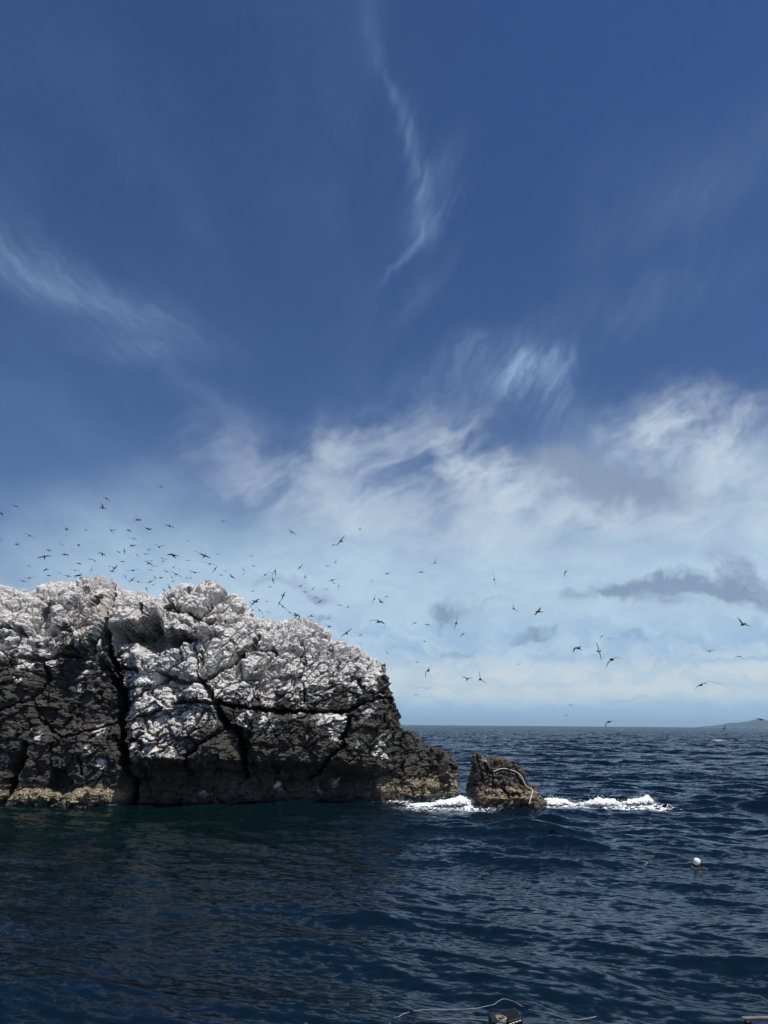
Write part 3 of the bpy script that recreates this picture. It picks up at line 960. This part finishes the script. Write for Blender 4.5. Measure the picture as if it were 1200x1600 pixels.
# ------------------------------------------------------------------ foam
FOAM, _b = material('white_foam')
_P = _b.n('ShaderNodeTexCoord').outputs['Object']
_n = _b.noise(_P, 14.0, 4, 0.65)[0]
_bp = _b.n('ShaderNodeBump')
_bp.inputs['Strength'].default_value = 0.8
_bp.inputs['Distance'].default_value = 0.06
_b.put(_bp.inputs['Height'], _n)
_fp = principled(_b, _b.mix(_b.ss(_n, 0.3, 0.6), (0.70, 0.74, 0.77, 1), (0.90, 0.91, 0.92, 1)), 0.85, 0.2, _bp.outputs[0])
_h = _b.m('ADD', _b.m('MULTIPLY', _b.noise(_P, 5.0, 5, 0.65)[0], 1.1), _b.m('MULTIPLY', _b.sep(_P)[2], 1.3))
_tr = _b.n('ShaderNodeBsdfTransparent')                    # froth thins out to lace towards the water
_mx = _b.n('ShaderNodeMixShader')
_b.put(_mx.inputs[0], _b.ss(_h, 0.58, 0.76))
_b.put(_mx.inputs[1], _tr.outputs[0])
_b.put(_mx.inputs[2], _fp.outputs[0])
finish(_b, _mx.outputs[0])

def ico(sub=1):
    import bmesh
    bm = bmesh.new()
    bmesh.ops.create_icosphere(bm, subdivisions=sub, radius=1.0)
    v = np.array([x.co[:] for x in bm.verts])
    f = np.array([[w.index for w in x.verts] for x in bm.faces])
    bm.free()
    return v, f
ICO = ico(2)
ICO1 = ico(1)

def foam_bank(name, pts, env, depth, n, seed, label):
    """lumpy crest of froth lofted along a path, with flung drops; env = (photo x, height in photo px)"""
    rg = np.random.default_rng(seed)
    x0, x1 = pts[0][0], pts[-1][0]
    pxs = np.arange(x0, x1, 0.55)
    pys = np.interp(pxs, [p[0] for p in pts], [p[1] for p in pts])
    C = np.array([on_water(x, y) for x, y in zip(pxs, pys)])
    hm = 0.72 * np.interp(pxs, *zip(*env)) * C[:, 1] / FPX
    ends = np.minimum(1, np.minimum(np.arange(len(pxs)), np.arange(len(pxs))[::-1]) / 14.0) ** 0.5
    base = sea_height(C[:, 0], C[:, 1])
    th = np.linspace(0, math.pi, 44)
    dep = depth * (0.6 + 0.4 * hm / max(hm.max(), 1e-3)) * ends
    X = np.repeat(C[:, 0][:, None], len(th), 1)
    Y = C[:, 1][:, None] - dep[:, None] * np.cos(th)[None]
    Z = (base - 0.12)[:, None] + (hm * ends * 0.82 + 0.05)[:, None] * np.sin(th)[None] ** 0.8
    G = np.stack([X, Y, Z], -1)
    N = grid_normals(np.swapaxes(G, 0, 1))
    N = np.swapaxes(N, 0, 1)
    if N[len(N) // 2, 22, 2] < 0:
        N = -N
    P = G.reshape(-1, 3)
    wp = P + 0.10 * np.stack([fbm(P * 4, 2, seed + 1), fbm(P * 4, 2, seed + 2), fbm(P * 4, 2, seed + 3)], -1)
    f1 = voronoi(wp * np.array([2.4, 2.4, 3.0]), seed + 4)[0]
    f1b = voronoi(wp * 6.0, seed + 5)[0]
    D = 0.20 * (0.55 - f1) + 0.13 * (0.5 - f1b) + 0.05 * fbm(P * 14, 2, seed + 9) + 0.20 * fbm(P * np.array([1.2, 1.2, 1.2]), 3, seed + 6)
    P = P + N.reshape(-1, 3) * (D * np.repeat((0.35 + 0.65 * ends), len(th)))[:, None]
    V, F = [P], [grid_faces(len(pxs), len(th))]
    F[0] = np.concatenate([F[0][:, [0, 1, 2]], F[0][:, [0, 2, 3]]])
    k = len(P)
    for i in range(n):
        j = int(rg.integers(8, len(pxs) - 8))
        drop = rg.random() < 0.6
        v, f = ICO1 if drop else ICO
        r = rg.uniform(0.010, 0.026) if drop else rg.uniform(0.04, 0.11)
        u = rg.uniform(0.6, 1.35) if drop else rg.uniform(0.1, 0.9)
        off = rg.normal(0, 1) * depth * (0.5 if drop else 0.8)
        zc = base[j] + (u * hm[j] * math.exp(-(off / depth) ** 2) if drop else u * hm[j] * 0.5 * math.exp(-(off / depth) ** 2))
        vv = v * np.array([1.3, 1.0, 0.8]) * r * (1 + 0.4 * fbm(v * 1.7 + i * 3.1, 2, seed))[:, None]
        V.append(vv + np.array([C[j, 0], C[j, 1] + off, zc]))
        F.append(f + k)
        k += len(v)
    o = obj(name, mesh_from(name, np.concatenate(V), np.concatenate(F)), FOAM)
    tag(o, label, None, None, 'stuff')

foam_bank('breaking_foam', [(846, 1257), (890, 1257), (935, 1257), (980, 1256), (1022, 1254)],
          [(846, 10), (862, 15), (880, 14), (892, 9), (910, 10), (926, 19), (938, 20), (946, 14), (955, 16), (970, 11), (985, 10), (1002, 15), (1014, 17), (1022, 9)],
          0.6, 420, 3, 'white foam crest of the wave breaking to the right of the islet')
foam_bank('breaking_foam', [(634, 1256), (660, 1258), (700, 1258), (745, 1258)],
          [(612, 7), (625, 11), (640, 4), (655, 7), (672, 14), (686, 16), (700, 15), (715, 19), (728, 17), (745, 9)],
          0.6, 300, 4, 'white foam churning in the gap between cliff tip and islet')
# ------------------------------------------------------------------ birds
DARKBIRD = plain('dark_plumage', (0.022, 0.019, 0.017), 0.7, 0.2, 0.4, 20.0)
WHITEBIRD = plain('pale_plumage', (0.62, 0.61, 0.60), 0.7, 0.2, 0.25, 20.0)

def bird_mesh(name, d1, d2, sweep, belly, span=1.0):
    """one seabird; d1, d2 = inner and outer wing angle in degrees, sweep in m"""
    V, F, M = [], [], []
    rings = [(-0.245, .004, .0), (-0.20, .022, .004), (-0.12, .042, .0), (0.0, .058, -.006), (0.10, .054, -.004), (0.165, .034, .008), (0.205, .034, .016), (0.235, .022, .014), (0.25, .011, .010), (0.305, .002, .004)]
    ns = 8
    for y, r, zo in rings:
        for k in range(ns):
            a = 2 * math.pi * k / ns
            V.append((r * math.cos(a), y, zo + 0.92 * r * math.sin(a)))
    for i in range(len(rings) - 1):
        for k in range(ns):
            q = (i * ns + k, i * ns + (k + 1) % ns, (i + 1) * ns + (k + 1) % ns, (i + 1) * ns + k)
            F.append(q)
            M.append(1 if belly and 1 <= i <= 5 and k >= 4 else 0)
    # tail wedge
    b0 = len(V)
    V += [(-.020, -.18, .008), (.020, -.18, .008), (.050, -.33, .002), (0, -.30, .002), (-.050, -.33, .002), (-.020, -.18, -.004), (.020, -.18, -.004), (.050, -.33, -.003), (0, -.30, -.003), (-.050, -.33, -.003)]
    F += [(b0, b0 + 1, b0 + 3), (b0 + 1, b0 + 2, b0 + 3), (b0, b0 + 3, b0 + 4), (b0 + 5, b0 + 8, b0 + 6), (b0 + 6, b0 + 8, b0 + 7), (b0 + 5, b0 + 9, b0 + 8)]
    M += [0] * 6
    half = span / 2
    for sd in (-1, 1):
        n = 9
        x, z = 0.0, 0.012
        secs = []
        for i in range(n):
            t = i / (n - 1)
            if i:
                an = R(d1 + (d2 - d1) * min(1, max(0, (t - 0.30) / 0.30)))
                x += half / (n - 1) * math.cos(an)
                z += half / (n - 1) * math.sin(an)
            chord = (0.125 + 0.03 * math.sin(t * 3.1)) * (1 - t ** 2.2) + 0.012
            lead = 0.085 + 0.05 * math.sin(min(t / 0.42, 1) * math.pi / 2) - sweep * max(0, t - 0.40) ** 1.3 * 1.7
            secs.append((x, lead, lead - chord, z, 0.012 * (1 - t) + 0.003))
        b0 = len(V)
        for (x_, le, te, z_, th) in secs:
            V += [(sd * x_, le, z_), (sd * x_, le - 0.35 * (le - te), z_ + th), (sd * x_, te, z_ - 0.004), (sd * x_, le - 0.35 * (le - te), z_ - th * 0.4)]
        for i in range(n - 1):
            for k in range(4):
                q = (b0 + i * 4 + k, b0 + i * 4 + (k + 1) % 4, b0 + (i + 1) * 4 + (k + 1) % 4, b0 + (i + 1) * 4 + k)
                F.append(q if sd > 0 else q[::-1])
                M.append(1 if belly == 2 and k in (2, 3) and i < 5 else 0)
    me = bpy.data.meshes.new(name)
    me.from_pydata(V, [], F)
    me.materials.append(DARKBIRD)
    me.materials.append(WHITEBIRD)
    me.polygons.foreach_set('material_index', M)
    me.polygons.foreach_set('use_smooth', [True] * len(F))
    me.update()
    return me

BIRD_POSES = {
    'glide': bird_mesh('seabird', 6, -8, .16, 0), 'arch': bird_mesh('seabird', 14, -34, .22, 0), 'vee': bird_mesh('seabird', 34, 14, .14, 0),
    'droop': bird_mesh('seabird', -6, -40, .26, 0), 'flat': bird_mesh('seabird', 2, 2, .10, 0), 'pale': bird_mesh('seabird', 20, -14, .2, 2),
    'steep': bird_mesh('seabird', 48, 30, .12, 0)}
# photo x, photo y, span in photo px, tilt of the wings (right end lower = positive), pose
B6 = [(1005,82,44,15,'droop'),(665,157,58,30,'arch'),(640,215,58,42,'vee'),(100,205,50,18,'arch'),(8,250,34,40,'glide'),(862,290,50,20,'flat'),(1060,328,60,15,'glide'),(925,345,50,8,'flat'),
(418,352,38,10,'steep'),(412,388,22,60,'glide'),(358,357,26,-8,'flat'),(537,354,24,5,'glide'),(695,357,50,50,'glide'),(712,352,40,8,'flat'),(805,355,42,30,'glide'),(838,408,50,3,'flat'),(185,388,60,20,'glide'),
(5,410,32,55,'glide'),(113,427,34,52,'flat'),(107,443,34,5,'glide'),(385,442,44,34,'flat'),(490,450,30,-5,'vee'),(1172,420,30,15,'glide'),(825,450,46,-5,'flat'),(995,460,60,5,'vee'),
(305,480,36,8,'glide'),(278,522,65,-16,'glide'),(405,506,54,10,'arch'),(640,505,54,22,'arch'),(742,490,40,24,'glide'),(777,485,40,78,'glide'),(855,508,38,46,'glide'),(930,477,42,-3,'flat'),(910,503,52,3,'flat'),
(1083,513,76,10,'glide'),(565,535,46,6,'flat'),(592,547,38,28,'arch'),(1015,530,40,8,'glide'),(1020,549,46,-12,'vee'),(930,562,42,24,'glide'),(945,545,26,10,'glide'),(768,550,30,0,'glide'),(495,563,36,4,'flat'),
(180,578,32,6,'glide'),(685,580,32,-6,'glide'),(715,590,42,-42,'flat'),(700,610,50,14,'flat'),(572,602,36,-68,'glide'),(470,605,52,6,'flat'),(288,600,42,-24,'arch'),(370,620,32,12,'glide'),(303,637,36,8,'flat'),
(425,642,36,5,'glide'),(488,637,62,-12,'glide'),(832,605,62,-13,'flat'),(940,603,36,8,'flat'),(972,580,36,-12,'glide'),(1085,585,50,-36,'glide'),(1120,597,30,26,'glide'),(1040,612,42,22,'glide'),(1100,630,70,25,'glide'),
(1075,650,46,52,'flat'),(1165,652,38,46,'vee'),(783,645,32,50,'glide'),(825,665,46,-40,'glide'),(865,677,46,12,'flat'),(968,650,30,60,'glide'),(1005,652,32,-6,'flat'),(920,680,32,-12,'glide'),(940,675,36,-32,'flat'),
(958,697,36,-5,'vee'),(185,652,60,-15,'flat'),(145,672,42,8,'flat'),(523,657,30,0,'glide'),(915,720,32,58,'glide'),(1025,728,42,50,'glide'),(1058,712,44,62,'glide'),(1080,675,22,0,'glide'),(1130,702,28,-50,'glide'),
(1175,543,34,5,'flat'),(1192,608,30,8,'flat'),(1190,652,26,-4,'glide'),(300,705,30,0,'flat'),(1040,764,22,50,'glide')]
B7 = [(173,263,46,-6,'arch'),(550,323,48,30,'glide'),(925,308,42,55,'steep'),(822,372,54,-48,'flat'),(782,393,46,-20,'arch'),(18,430,26,2,'glide'),(68,455,50,16,'flat'),(143,445,26,-10,'glide'),(327,455,32,5,'flat'),
(97,498,60,13,'glide'),(127,527,48,-58,'glide'),(184,537,32,-40,'glide'),(284,530,32,60,'glide'),(340,510,32,10,'flat'),(283,556,30,-32,'flat'),(15,545,52,8,'flat'),(160,560,42,4,'flat'),(220,568,44,40,'flat'),
(403,558,50,-42,'flat'),(457,540,38,84,'glide'),(443,551,42,25,'glide'),(447,588,38,70,'flat'),(595,517,34,-42,'flat'),(748,510,38,-5,'flat'),(789,490,34,84,'vee'),(622,572,30,60,'steep'),(600,620,34,-25,'glide'),
(772,588,46,-18,'flat'),(782,604,20,4,'glide'),(808,620,38,80,'glide'),(740,637,24,0,'glide'),(667,637,38,-45,'flat'),(625,653,28,0,'flat'),(704,706,38,-26,'glide'),(430,625,28,2,'glide'),(335,648,28,3,'flat'),
(503,672,42,-64,'arch'),(483,712,42,-64,'glide'),(500,733,44,38,'glide'),(350,705,58,-30,'arch'),(322,713,24,40,'glide'),(413,706,32,5,'flat'),(330,752,42,32,'vee'),(372,755,52,44,'glide'),(420,765,32,30,'glide'),
(243,673,30,4,'glide'),(537,765,34,32,'glide'),(573,780,58,28,'arch'),(570,797,32,-46,'glide'),(605,797,38,36,'glide'),(660,785,50,6,'droop'),(652,808,30,20,'vee'),(752,798,36,66,'steep'),(757,845,44,0,'vee'),
(683,685,32,6,'flat'),(1077,552,42,-9,'glide'),(990,590,34,44,'glide'),(1005,692,64,-68,'glide'),(1042,708,34,34,'vee'),(1073,678,28,0,'flat'),(815,726,32,5,'flat'),(860,735,56,-34,'arch'),(1032,818,56,22,'glide'),
(990,810,32,-4,'arch'),(1058,848,26,5,'flat'),(853,880,62,-36,'flat'),(931,889,32,-10,'droop'),(1108,961,28,10,'glide'),(1077,992,28,40,'glide'),(880,897,20,0,'glide'),(933,940,20,20,'flat'),(95,598,34,4,'flat')]
B8 = [(85,85,34,-52,'vee'),(38,116,20,2,'flat'),(283,140,40,80,'pale'),(522,115,30,-60,'droop'),(348,238,34,58,'vee'),(432,248,30,-42,'flat'),(156,287,40,-72,'glide'),(178,323,28,-30,'droop'),(18,286,18,-12,'arch'),
(60,292,16,6,'glide'),(75,297,12,0,'flat'),(50,347,30,18,'arch'),(25,417,16,8,'glide'),(63,445,42,-52,'arch'),(367,424,18,-20,'glide'),(193,475,30,6,'vee'),(236,475,44,60,'vee'),(22,526,18,0,'flat'),(642,332,24,-56,'droop'),
(668,337,22,4,'flat'),(565,371,42,-18,'arch'),(632,380,46,74,'pale'),(677,408,52,-28,'droop'),(1116,291,48,36,'vee'),(1105,398,28,6,'droop'),(1005,380,26,-6,'flat'),(975,494,44,-22,'arch'),(540,561,20,6,'glide'),
(525,595,20,-14,'glide'),(668,617,40,-24,'droop'),(1175,609,34,5,'glide'),(1054,641,20,-40,'vee')]
BIRDS = ([(x / 4, 740 + y / 4, s / 4, t, p) for x, y, s, t, p in B6] + [(300 + x / 3.529, 740 + y / 3.529, s / 3.529, t, p) for x, y, s, t, p in B7]
         + [(640 + x / 2.143, 840 + y / 2.143, s / 2.143, t, p) for x, y, s, t, p in B8])

def bird_words(x, y, s, t, p):
    size = 'tiny' if s < 8.5 else 'small' if s < 13 else 'larger'
    if p == 'pale':
        look = size + ' white-bellied seabird'
    else:
        look = size + ' dark seabird'
    if abs(t) > 50:
        pose = 'banked steeply'
    elif p in ('vee', 'steep'):
        pose = 'wings raised'
    elif p in ('arch', 'droop'):
        pose = 'wings arched'
    elif t > 18:
        pose = 'tipped right'
    elif t < -18:
        pose = 'tipped left'
    else:
        pose = 'gliding level'
    if x < 60: zone = "above cliff's far left end"
    elif x < 130: zone = "above cliff's left crest"
    elif x < 190: zone = "above cliff's tallest point"
    elif x < 262: zone = "above dip in cliff's top"
    elif x < 300: zone = "left of cliff's rounded knob"
    elif x < 380: zone = "above cliff's rounded knob"
    elif x < 450: zone = "above step right of knob"
    elif x < 530: zone = "above cliff's sloping shoulder"
    elif x < 625: zone = "above cliff's right end"
    elif x < 760: zone = "near grey puffs right of cliff"
    elif x < 900: zone = "in mid sky over islet"
    elif x < 1050: zone = "right of the islet"
    else: zone = "at right edge above far island"
    h = 'high ' if y < 830 else 'low ' if y > 905 else ''
    return f'{look} {pose} {h}{zone}'

def place_birds():
    rg = random.Random(11)
    words = [bird_words(*b) for b in BIRDS]
    ORD = ['leftmost such', 'second from left', 'third from left', 'fourth from left', 'fifth from left', 'sixth from left']
    for i, (x, y, s, t, p) in enumerate(BIRDS):
        same = sorted([k for k in range(len(BIRDS)) if words[k] == words[i]], key=lambda k: BIRDS[k][0])
        lab = words[i]
        if len(same) > 1:
            lab += ', ' + ORD[same.index(i)]
        yaw = rg.uniform(-38, 38) + (180 if rg.random() < 0.35 else 0)
        if abs(t) > 50:
            yaw = rg.uniform(-25, 25)
        cosy = abs(math.cos(R(yaw)))
        tt = t
        if abs(yaw) > 90:
            tt = -t                # seen from the front: the tilt reads the other way round
        dist = min(120.0, max(40.0, 0.98 * cosy * FPX / s))
        if x < 620 and y > 880:
            dist = max(dist, 70.0)
        sc_ = s * dist / FPX / (0.98 * cosy)
        o = bpy.data.objects.new('seabird', BIRD_POSES[p])
        COL.objects.link(o)
        o.rotation_euler = (Matrix.Rotation(R(yaw), 3, 'Z') @ Matrix.Rotation(R(tt), 3, 'Y') @ Matrix.Rotation(R(rg.uniform(-16, 22)), 3, 'X')).to_euler()
        o.location = at(x, y, dist)
        o.scale = (sc_ * 1.27,) * 3
        tag(o, lab, 'bird', 'seabirds wheeling over the cliff')
place_birds()

# ------------------------------------------------------------------ ropes, buoy, boat
ROPE = plain('white_rope', (0.66, 0.64, 0.59), 0.8, 0.2, 0.35, 30.0)

def tube(pts, r, ns=6, twist=0.0):
    pts = np.asarray(pts, float)
    d = np.r_[0, np.cumsum(np.linalg.norm(np.diff(pts, axis=0), axis=1))]
    n = max(4, int(d[-1] / (r * 5)))
    t = np.linspace(0, d[-1], n)
    C = np.stack([np.interp(t, d, pts[:, k]) for k in range(3)], -1)
    for _ in range(3):
        C[1:-1] = (C[:-2] + 2 * C[1:-1] + C[2:]) / 4
    T = np.gradient(C, axis=0)
    T /= np.linalg.norm(T, axis=1, keepdims=True) + 1e-9
    up = np.array([0.13, 0.21, 0.97])
    A = np.cross(T, up)
    A /= np.linalg.norm(A, axis=1, keepdims=True) + 1e-9
    B = np.cross(T, A)
    ang = np.linspace(0, 2 * math.pi, ns, endpoint=False)
    rr = r * (1 + 0.12 * np.sin(np.arange(n) * 2.1))
    V = C[:, None, :] + rr[:, None, None] * (A[:, None, :] * np.cos(ang)[None, :, None] + B[:, None, :] * np.sin(ang)[None, :, None])
    i = np.arange(n - 1)[:, None] * ns
    j = np.arange(ns)[None, :]
    F = np.stack([i + j, i + (j + 1) % ns, i + ns + (j + 1) % ns, i + ns + j], -1).reshape(-1, 4)
    return V.reshape(-1, 3), F

WETROPE = plain('wet_rope', (0.40, 0.40, 0.38), 0.7, 0.3, 0.6, 2.5)

def add_rope(name, pts, r, label, lift=0.01, mat=None):
    P = []
    for (a, b_) in zip(pts[:-1], pts[1:]):
        for t in np.linspace(0, 1, 12, endpoint=False):
            P.append((a[0] + (b_[0] - a[0]) * t, a[1] + (b_[1] - a[1]) * t))
    P.append(pts[-1])
    W = np.array([on_water(*p) for p in P])
    z = sea_height(W[:, 0], W[:, 1])
    k = np.ones(9) / 9
    zs = np.convolve(np.pad(z, 4, mode='edge'), k, 'valid')
    zz = 0.5 * (np.maximum(zs, z) + zs) + lift
    # keep the line where the photo shows it, allowing for the height of the water
    W2 = np.array([on_water(p[0], p[1], h) for p, h in zip(P, zz)])
    z2 = sea_height(W2[:, 0], W2[:, 1])
    W2[:, 2] = np.maximum(W2[:, 2], z2 - 0.012)
    V, F = tube(W2, r)
    c = V.mean(0)
    o = obj(name, mesh_from(name, V - c, F), mat or WETROPE)
    o.location = c
    tag(o, label, 'rope')
    return o

add_rope('floating_rope', [(606, 1602), (618, 1592), (630, 1584), (650, 1579), (672, 1577), (700, 1577), (722, 1577), (742, 1576), (765, 1571), (788, 1567), (800, 1570), (815, 1575), (835, 1579), (855, 1582),
         (872, 1588), (888, 1592), (905, 1593), (920, 1591), (932, 1588)], 0.0058, 'long white rope floating in a shallow arc along the bottom edge')
add_rope('floating_rope', [(652, 1590), (668, 1593), (700, 1592), (735, 1592), (758, 1594), (772, 1596)], 0.0048, 'short white rope floating just left of the black bow post')
add_rope('floating_rope', [(990, 1340), (1000, 1344), (1010, 1347), (1013, 1347), (1007, 1352)], 0.015, 'short pale rope scrap floating left of the white buoy')
add_rope('floating_rope', [(1014, 1346), (1020, 1345)], 0.012, 'tiny loose rope end floating beside the rope scrap')

def islet_rope():
    px, py = project(ISLET)
    pts = [(771, 1206), (778, 1202), (787, 1200), (796, 1202), (804, 1205), (811, 1208), (816, 1214), (819, 1221), (821, 1230), (827, 1231), (834, 1233), (831, 1241), (829, 1249), (826, 1258)]
    W = []
    for a, b_ in zip(pts[:-1], pts[1:]):
        for t in np.linspace(0, 1, 5, endpoint=False):
            x, y = a[0] + (b_[0] - a[0]) * t, a[1] + (b_[1] - a[1]) * t
            near = np.hypot(px - x, py - y) < 2.2
            if near.any():
                Y = ISLET[near, 1].min() - 0.10
            else:
                Y = W[-1][1] if W else 63.0
            W.append(at(x, y, Y))
    W = np.array(W)
    for _ in range(2):
        W[1:-1] = (W[:-2] + 2 * W[1:-1] + W[2:]) / 4
    V, F = tube(W, 0.036)
    c = V.mean(0)
    o = obj('draped_rope', mesh_from('draped_rope', V - c, F), ROPE)
    o.location = c
    tag(o, 'thick white rope draped over the face of the small rock islet', 'rope')
islet_rope()

def lathe(prof, ns=20):
    V, F = [], []
    for r, z in prof:
        for k in range(ns):
            a = 2 * math.pi * k / ns
            V.append((r * math.cos(a), r * math.sin(a), z))
    for i in range(len(prof) - 1):
        for k in range(ns):
            F.append((i * ns + k, i * ns + (k + 1) % ns, (i + 1) * ns + (k + 1) % ns, (i + 1) * ns + k))
    return np.array(V), np.array(F)

def buoy():
    c = on_water(1088.5, 1354)
    z = float(sea_height(np.array([c[0]]), np.array([c[1]]))[0])
    root = bpy.data.objects.new('mooring_buoy', None)
    COL.objects.link(root)
    root.location = (c[0], c[1], z - 0.06)
    root.rotation_euler = (R(8), R(14), 0)
    tag(root, 'round white plastic buoy floating on the water at right', 'buoy')
    k = c[1] / FPX
    r = 5.0 * k
    white = plain('buoy_plastic', (0.83, 0.82, 0.80), 0.35, 0.4, 0.08, 6.0)
    red = plain('faded_red_band', (0.60, 0.45, 0.41), 0.5, 0.3, 0.3, 12.0)
    prof = [(0.02, -0.55 * r), (0.6 * r, -0.45 * r), (0.9 * r, -0.1 * r), (1.0 * r, 0.4 * r), (0.98 * r, 0.85 * r), (0.86 * r, 1.25 * r), (0.6 * r, 1.52 * r), (0.28 * r, 1.62 * r), (0.01, 1.64 * r)]
    V, F = lathe(prof)
    obj('float', mesh_from('float', V, F), white, root)
    V, F = lathe([(0.93 * r, -0.15 * r), (1.03 * r, -0.1 * r), (1.05 * r, 0.10 * r), (0.99 * r, 0.14 * r)])
    obj('band', mesh_from('band', V, F), red, root)
    a = np.linspace(0, 2 * math.pi, 15)
    V, F = tube(np.stack([0.14 * r * np.cos(a), 0 * a, 1.70 * r + 0.14 * r * np.sin(a)], -1), 0.05 * r)
    obj('eye_ring', mesh_from('eye_ring', V, F), white, root)
buoy()
add_rope('floating_rope', [(1080, 1353), (1085, 1357), (1092, 1358), (1098, 1355), (1106, 1358)], 0.014, 'tan rope tail trailing in the water under the white buoy', 0.01,
         plain('tan_rope', (0.36, 0.26, 0.17), 0.8, 0.2, 0.4, 30.0))

def box(sx, sy, sz, bev=0.02, seg=2):
    import bmesh
    bm = bmesh.new()
    bmesh.ops.create_cube(bm, size=1.0)
    for v in bm.verts:
        v.co = Vector((v.co.x * sx, v.co.y * sy, v.co.z * sz))
    if bev:
        bmesh.ops.bevel(bm, geom=bm.edges[:], offset=bev, segments=seg, affect='EDGES', profile=0.6)
    me = bpy.data.meshes.new('box')
    bm.to_mesh(me)
    bm.free()
    return me

def boat_parts():
    # tip of the bow seen at the bottom edge
    Y = 13.6
    k = Y / FPX
    c = at(795, 1592, Y)
    root = bpy.data.objects.new('bow_post', None)
    COL.objects.link(root)
    root.location = (c[0], c[1], 0.0)
    tag(root, 'black bow post with white dashed stripe and knotted rope at bottom edge', 'boat')
    black = plain('black_rubber', (0.012, 0.012, 0.012), 0.5, 0.3, 0.4, 10.0)
    paint = plain('white_paint', (0.8, 0.8, 0.78), 0.5, 0.3, 0.1, 10.0)
    zt = c[2]
    post = obj('post', box(0.40, 0.5, zt + 0.5, 0.04, 3), black, root)
    post.location = (-0.06, 0.25, (zt - 0.5) / 2 - 0.06)
    head = obj('head', box(0.235, 0.30, 0.30, 0.03, 3), black, root)
    head.location = (0.085, 0.10, zt - 0.10)
    head.rotation_euler = (R(10), R(-13), R(8))
    for i in range(4):
        st = obj('stripe', box(0.040, 0.012, 0.016, 0.003, 1), paint, head)
        st.location = (-0.082 + i * 0.052, -0.150, 0.105 + 0.001 * i)
        st.rotation_euler = (0, R(2), 0)
    rg = np.random.default_rng(5)
    a = np.linspace(0, 7 * 2 * math.pi, 160)
    V, F = tube(np.stack([0.085 * np.cos(a) + 0.02 * rg.normal(0, 1, 160), 0.10 * np.sin(a) - 0.04, np.linspace(-0.04, 0.05, 160) + 0.018 * rg.normal(0, 1, 160)], -1), 0.011)
    kn = obj('rope_knot', mesh_from('rope_knot', V, F), plain('grey_rope', (0.33, 0.30, 0.26), 0.9, 0.1, 0.6, 40.0), root)
    kn.location = (-0.13, 0.02, zt - 0.015)
    # corner of the boat's side at the bottom right
    Y = 12.5
    c = at(1159, 1588, Y)
    root = bpy.data.objects.new('boat_side', None)
    COL.objects.link(root)
    root.location = (c[0], c[1], 0)
    tag(root, 'navy blue boat corner with weathered grey cap rail at bottom right', 'boat')
    navy = plain('navy_paint', (0.008, 0.016, 0.05), 0.45, 0.4, 0.3, 3.0)
    wood = plain('weathered_rail', (0.22, 0.19, 0.17), 0.75, 0.2, 0.4, 9.0)
    dark = plain('dark_corner', (0.02, 0.017, 0.017), 0.6, 0.3, 0.3, 9.0)
    zt = c[2]
    h = zt + 0.4
    rz = R(4)
    p = obj('side_panel', box(2.2, 0.9, h, 0.01, 1), navy, root)
    p.location = (1.10 + 0.06, -0.46, zt - 0.035 - h / 2)
    q = obj('corner_post', box(0.075, 0.075, h, 0.01, 1), dark, root)
    q.location = (0.055, -0.045, zt - 0.036 - h / 2)
    w = obj('cap_rail', box(2.3, 0.055, 0.024, 0.005, 2), wood, root)
    w.location = (1.14, -0.02, zt - 0.016)
    root.rotation_euler = (0, 0, rz)
boat_parts()
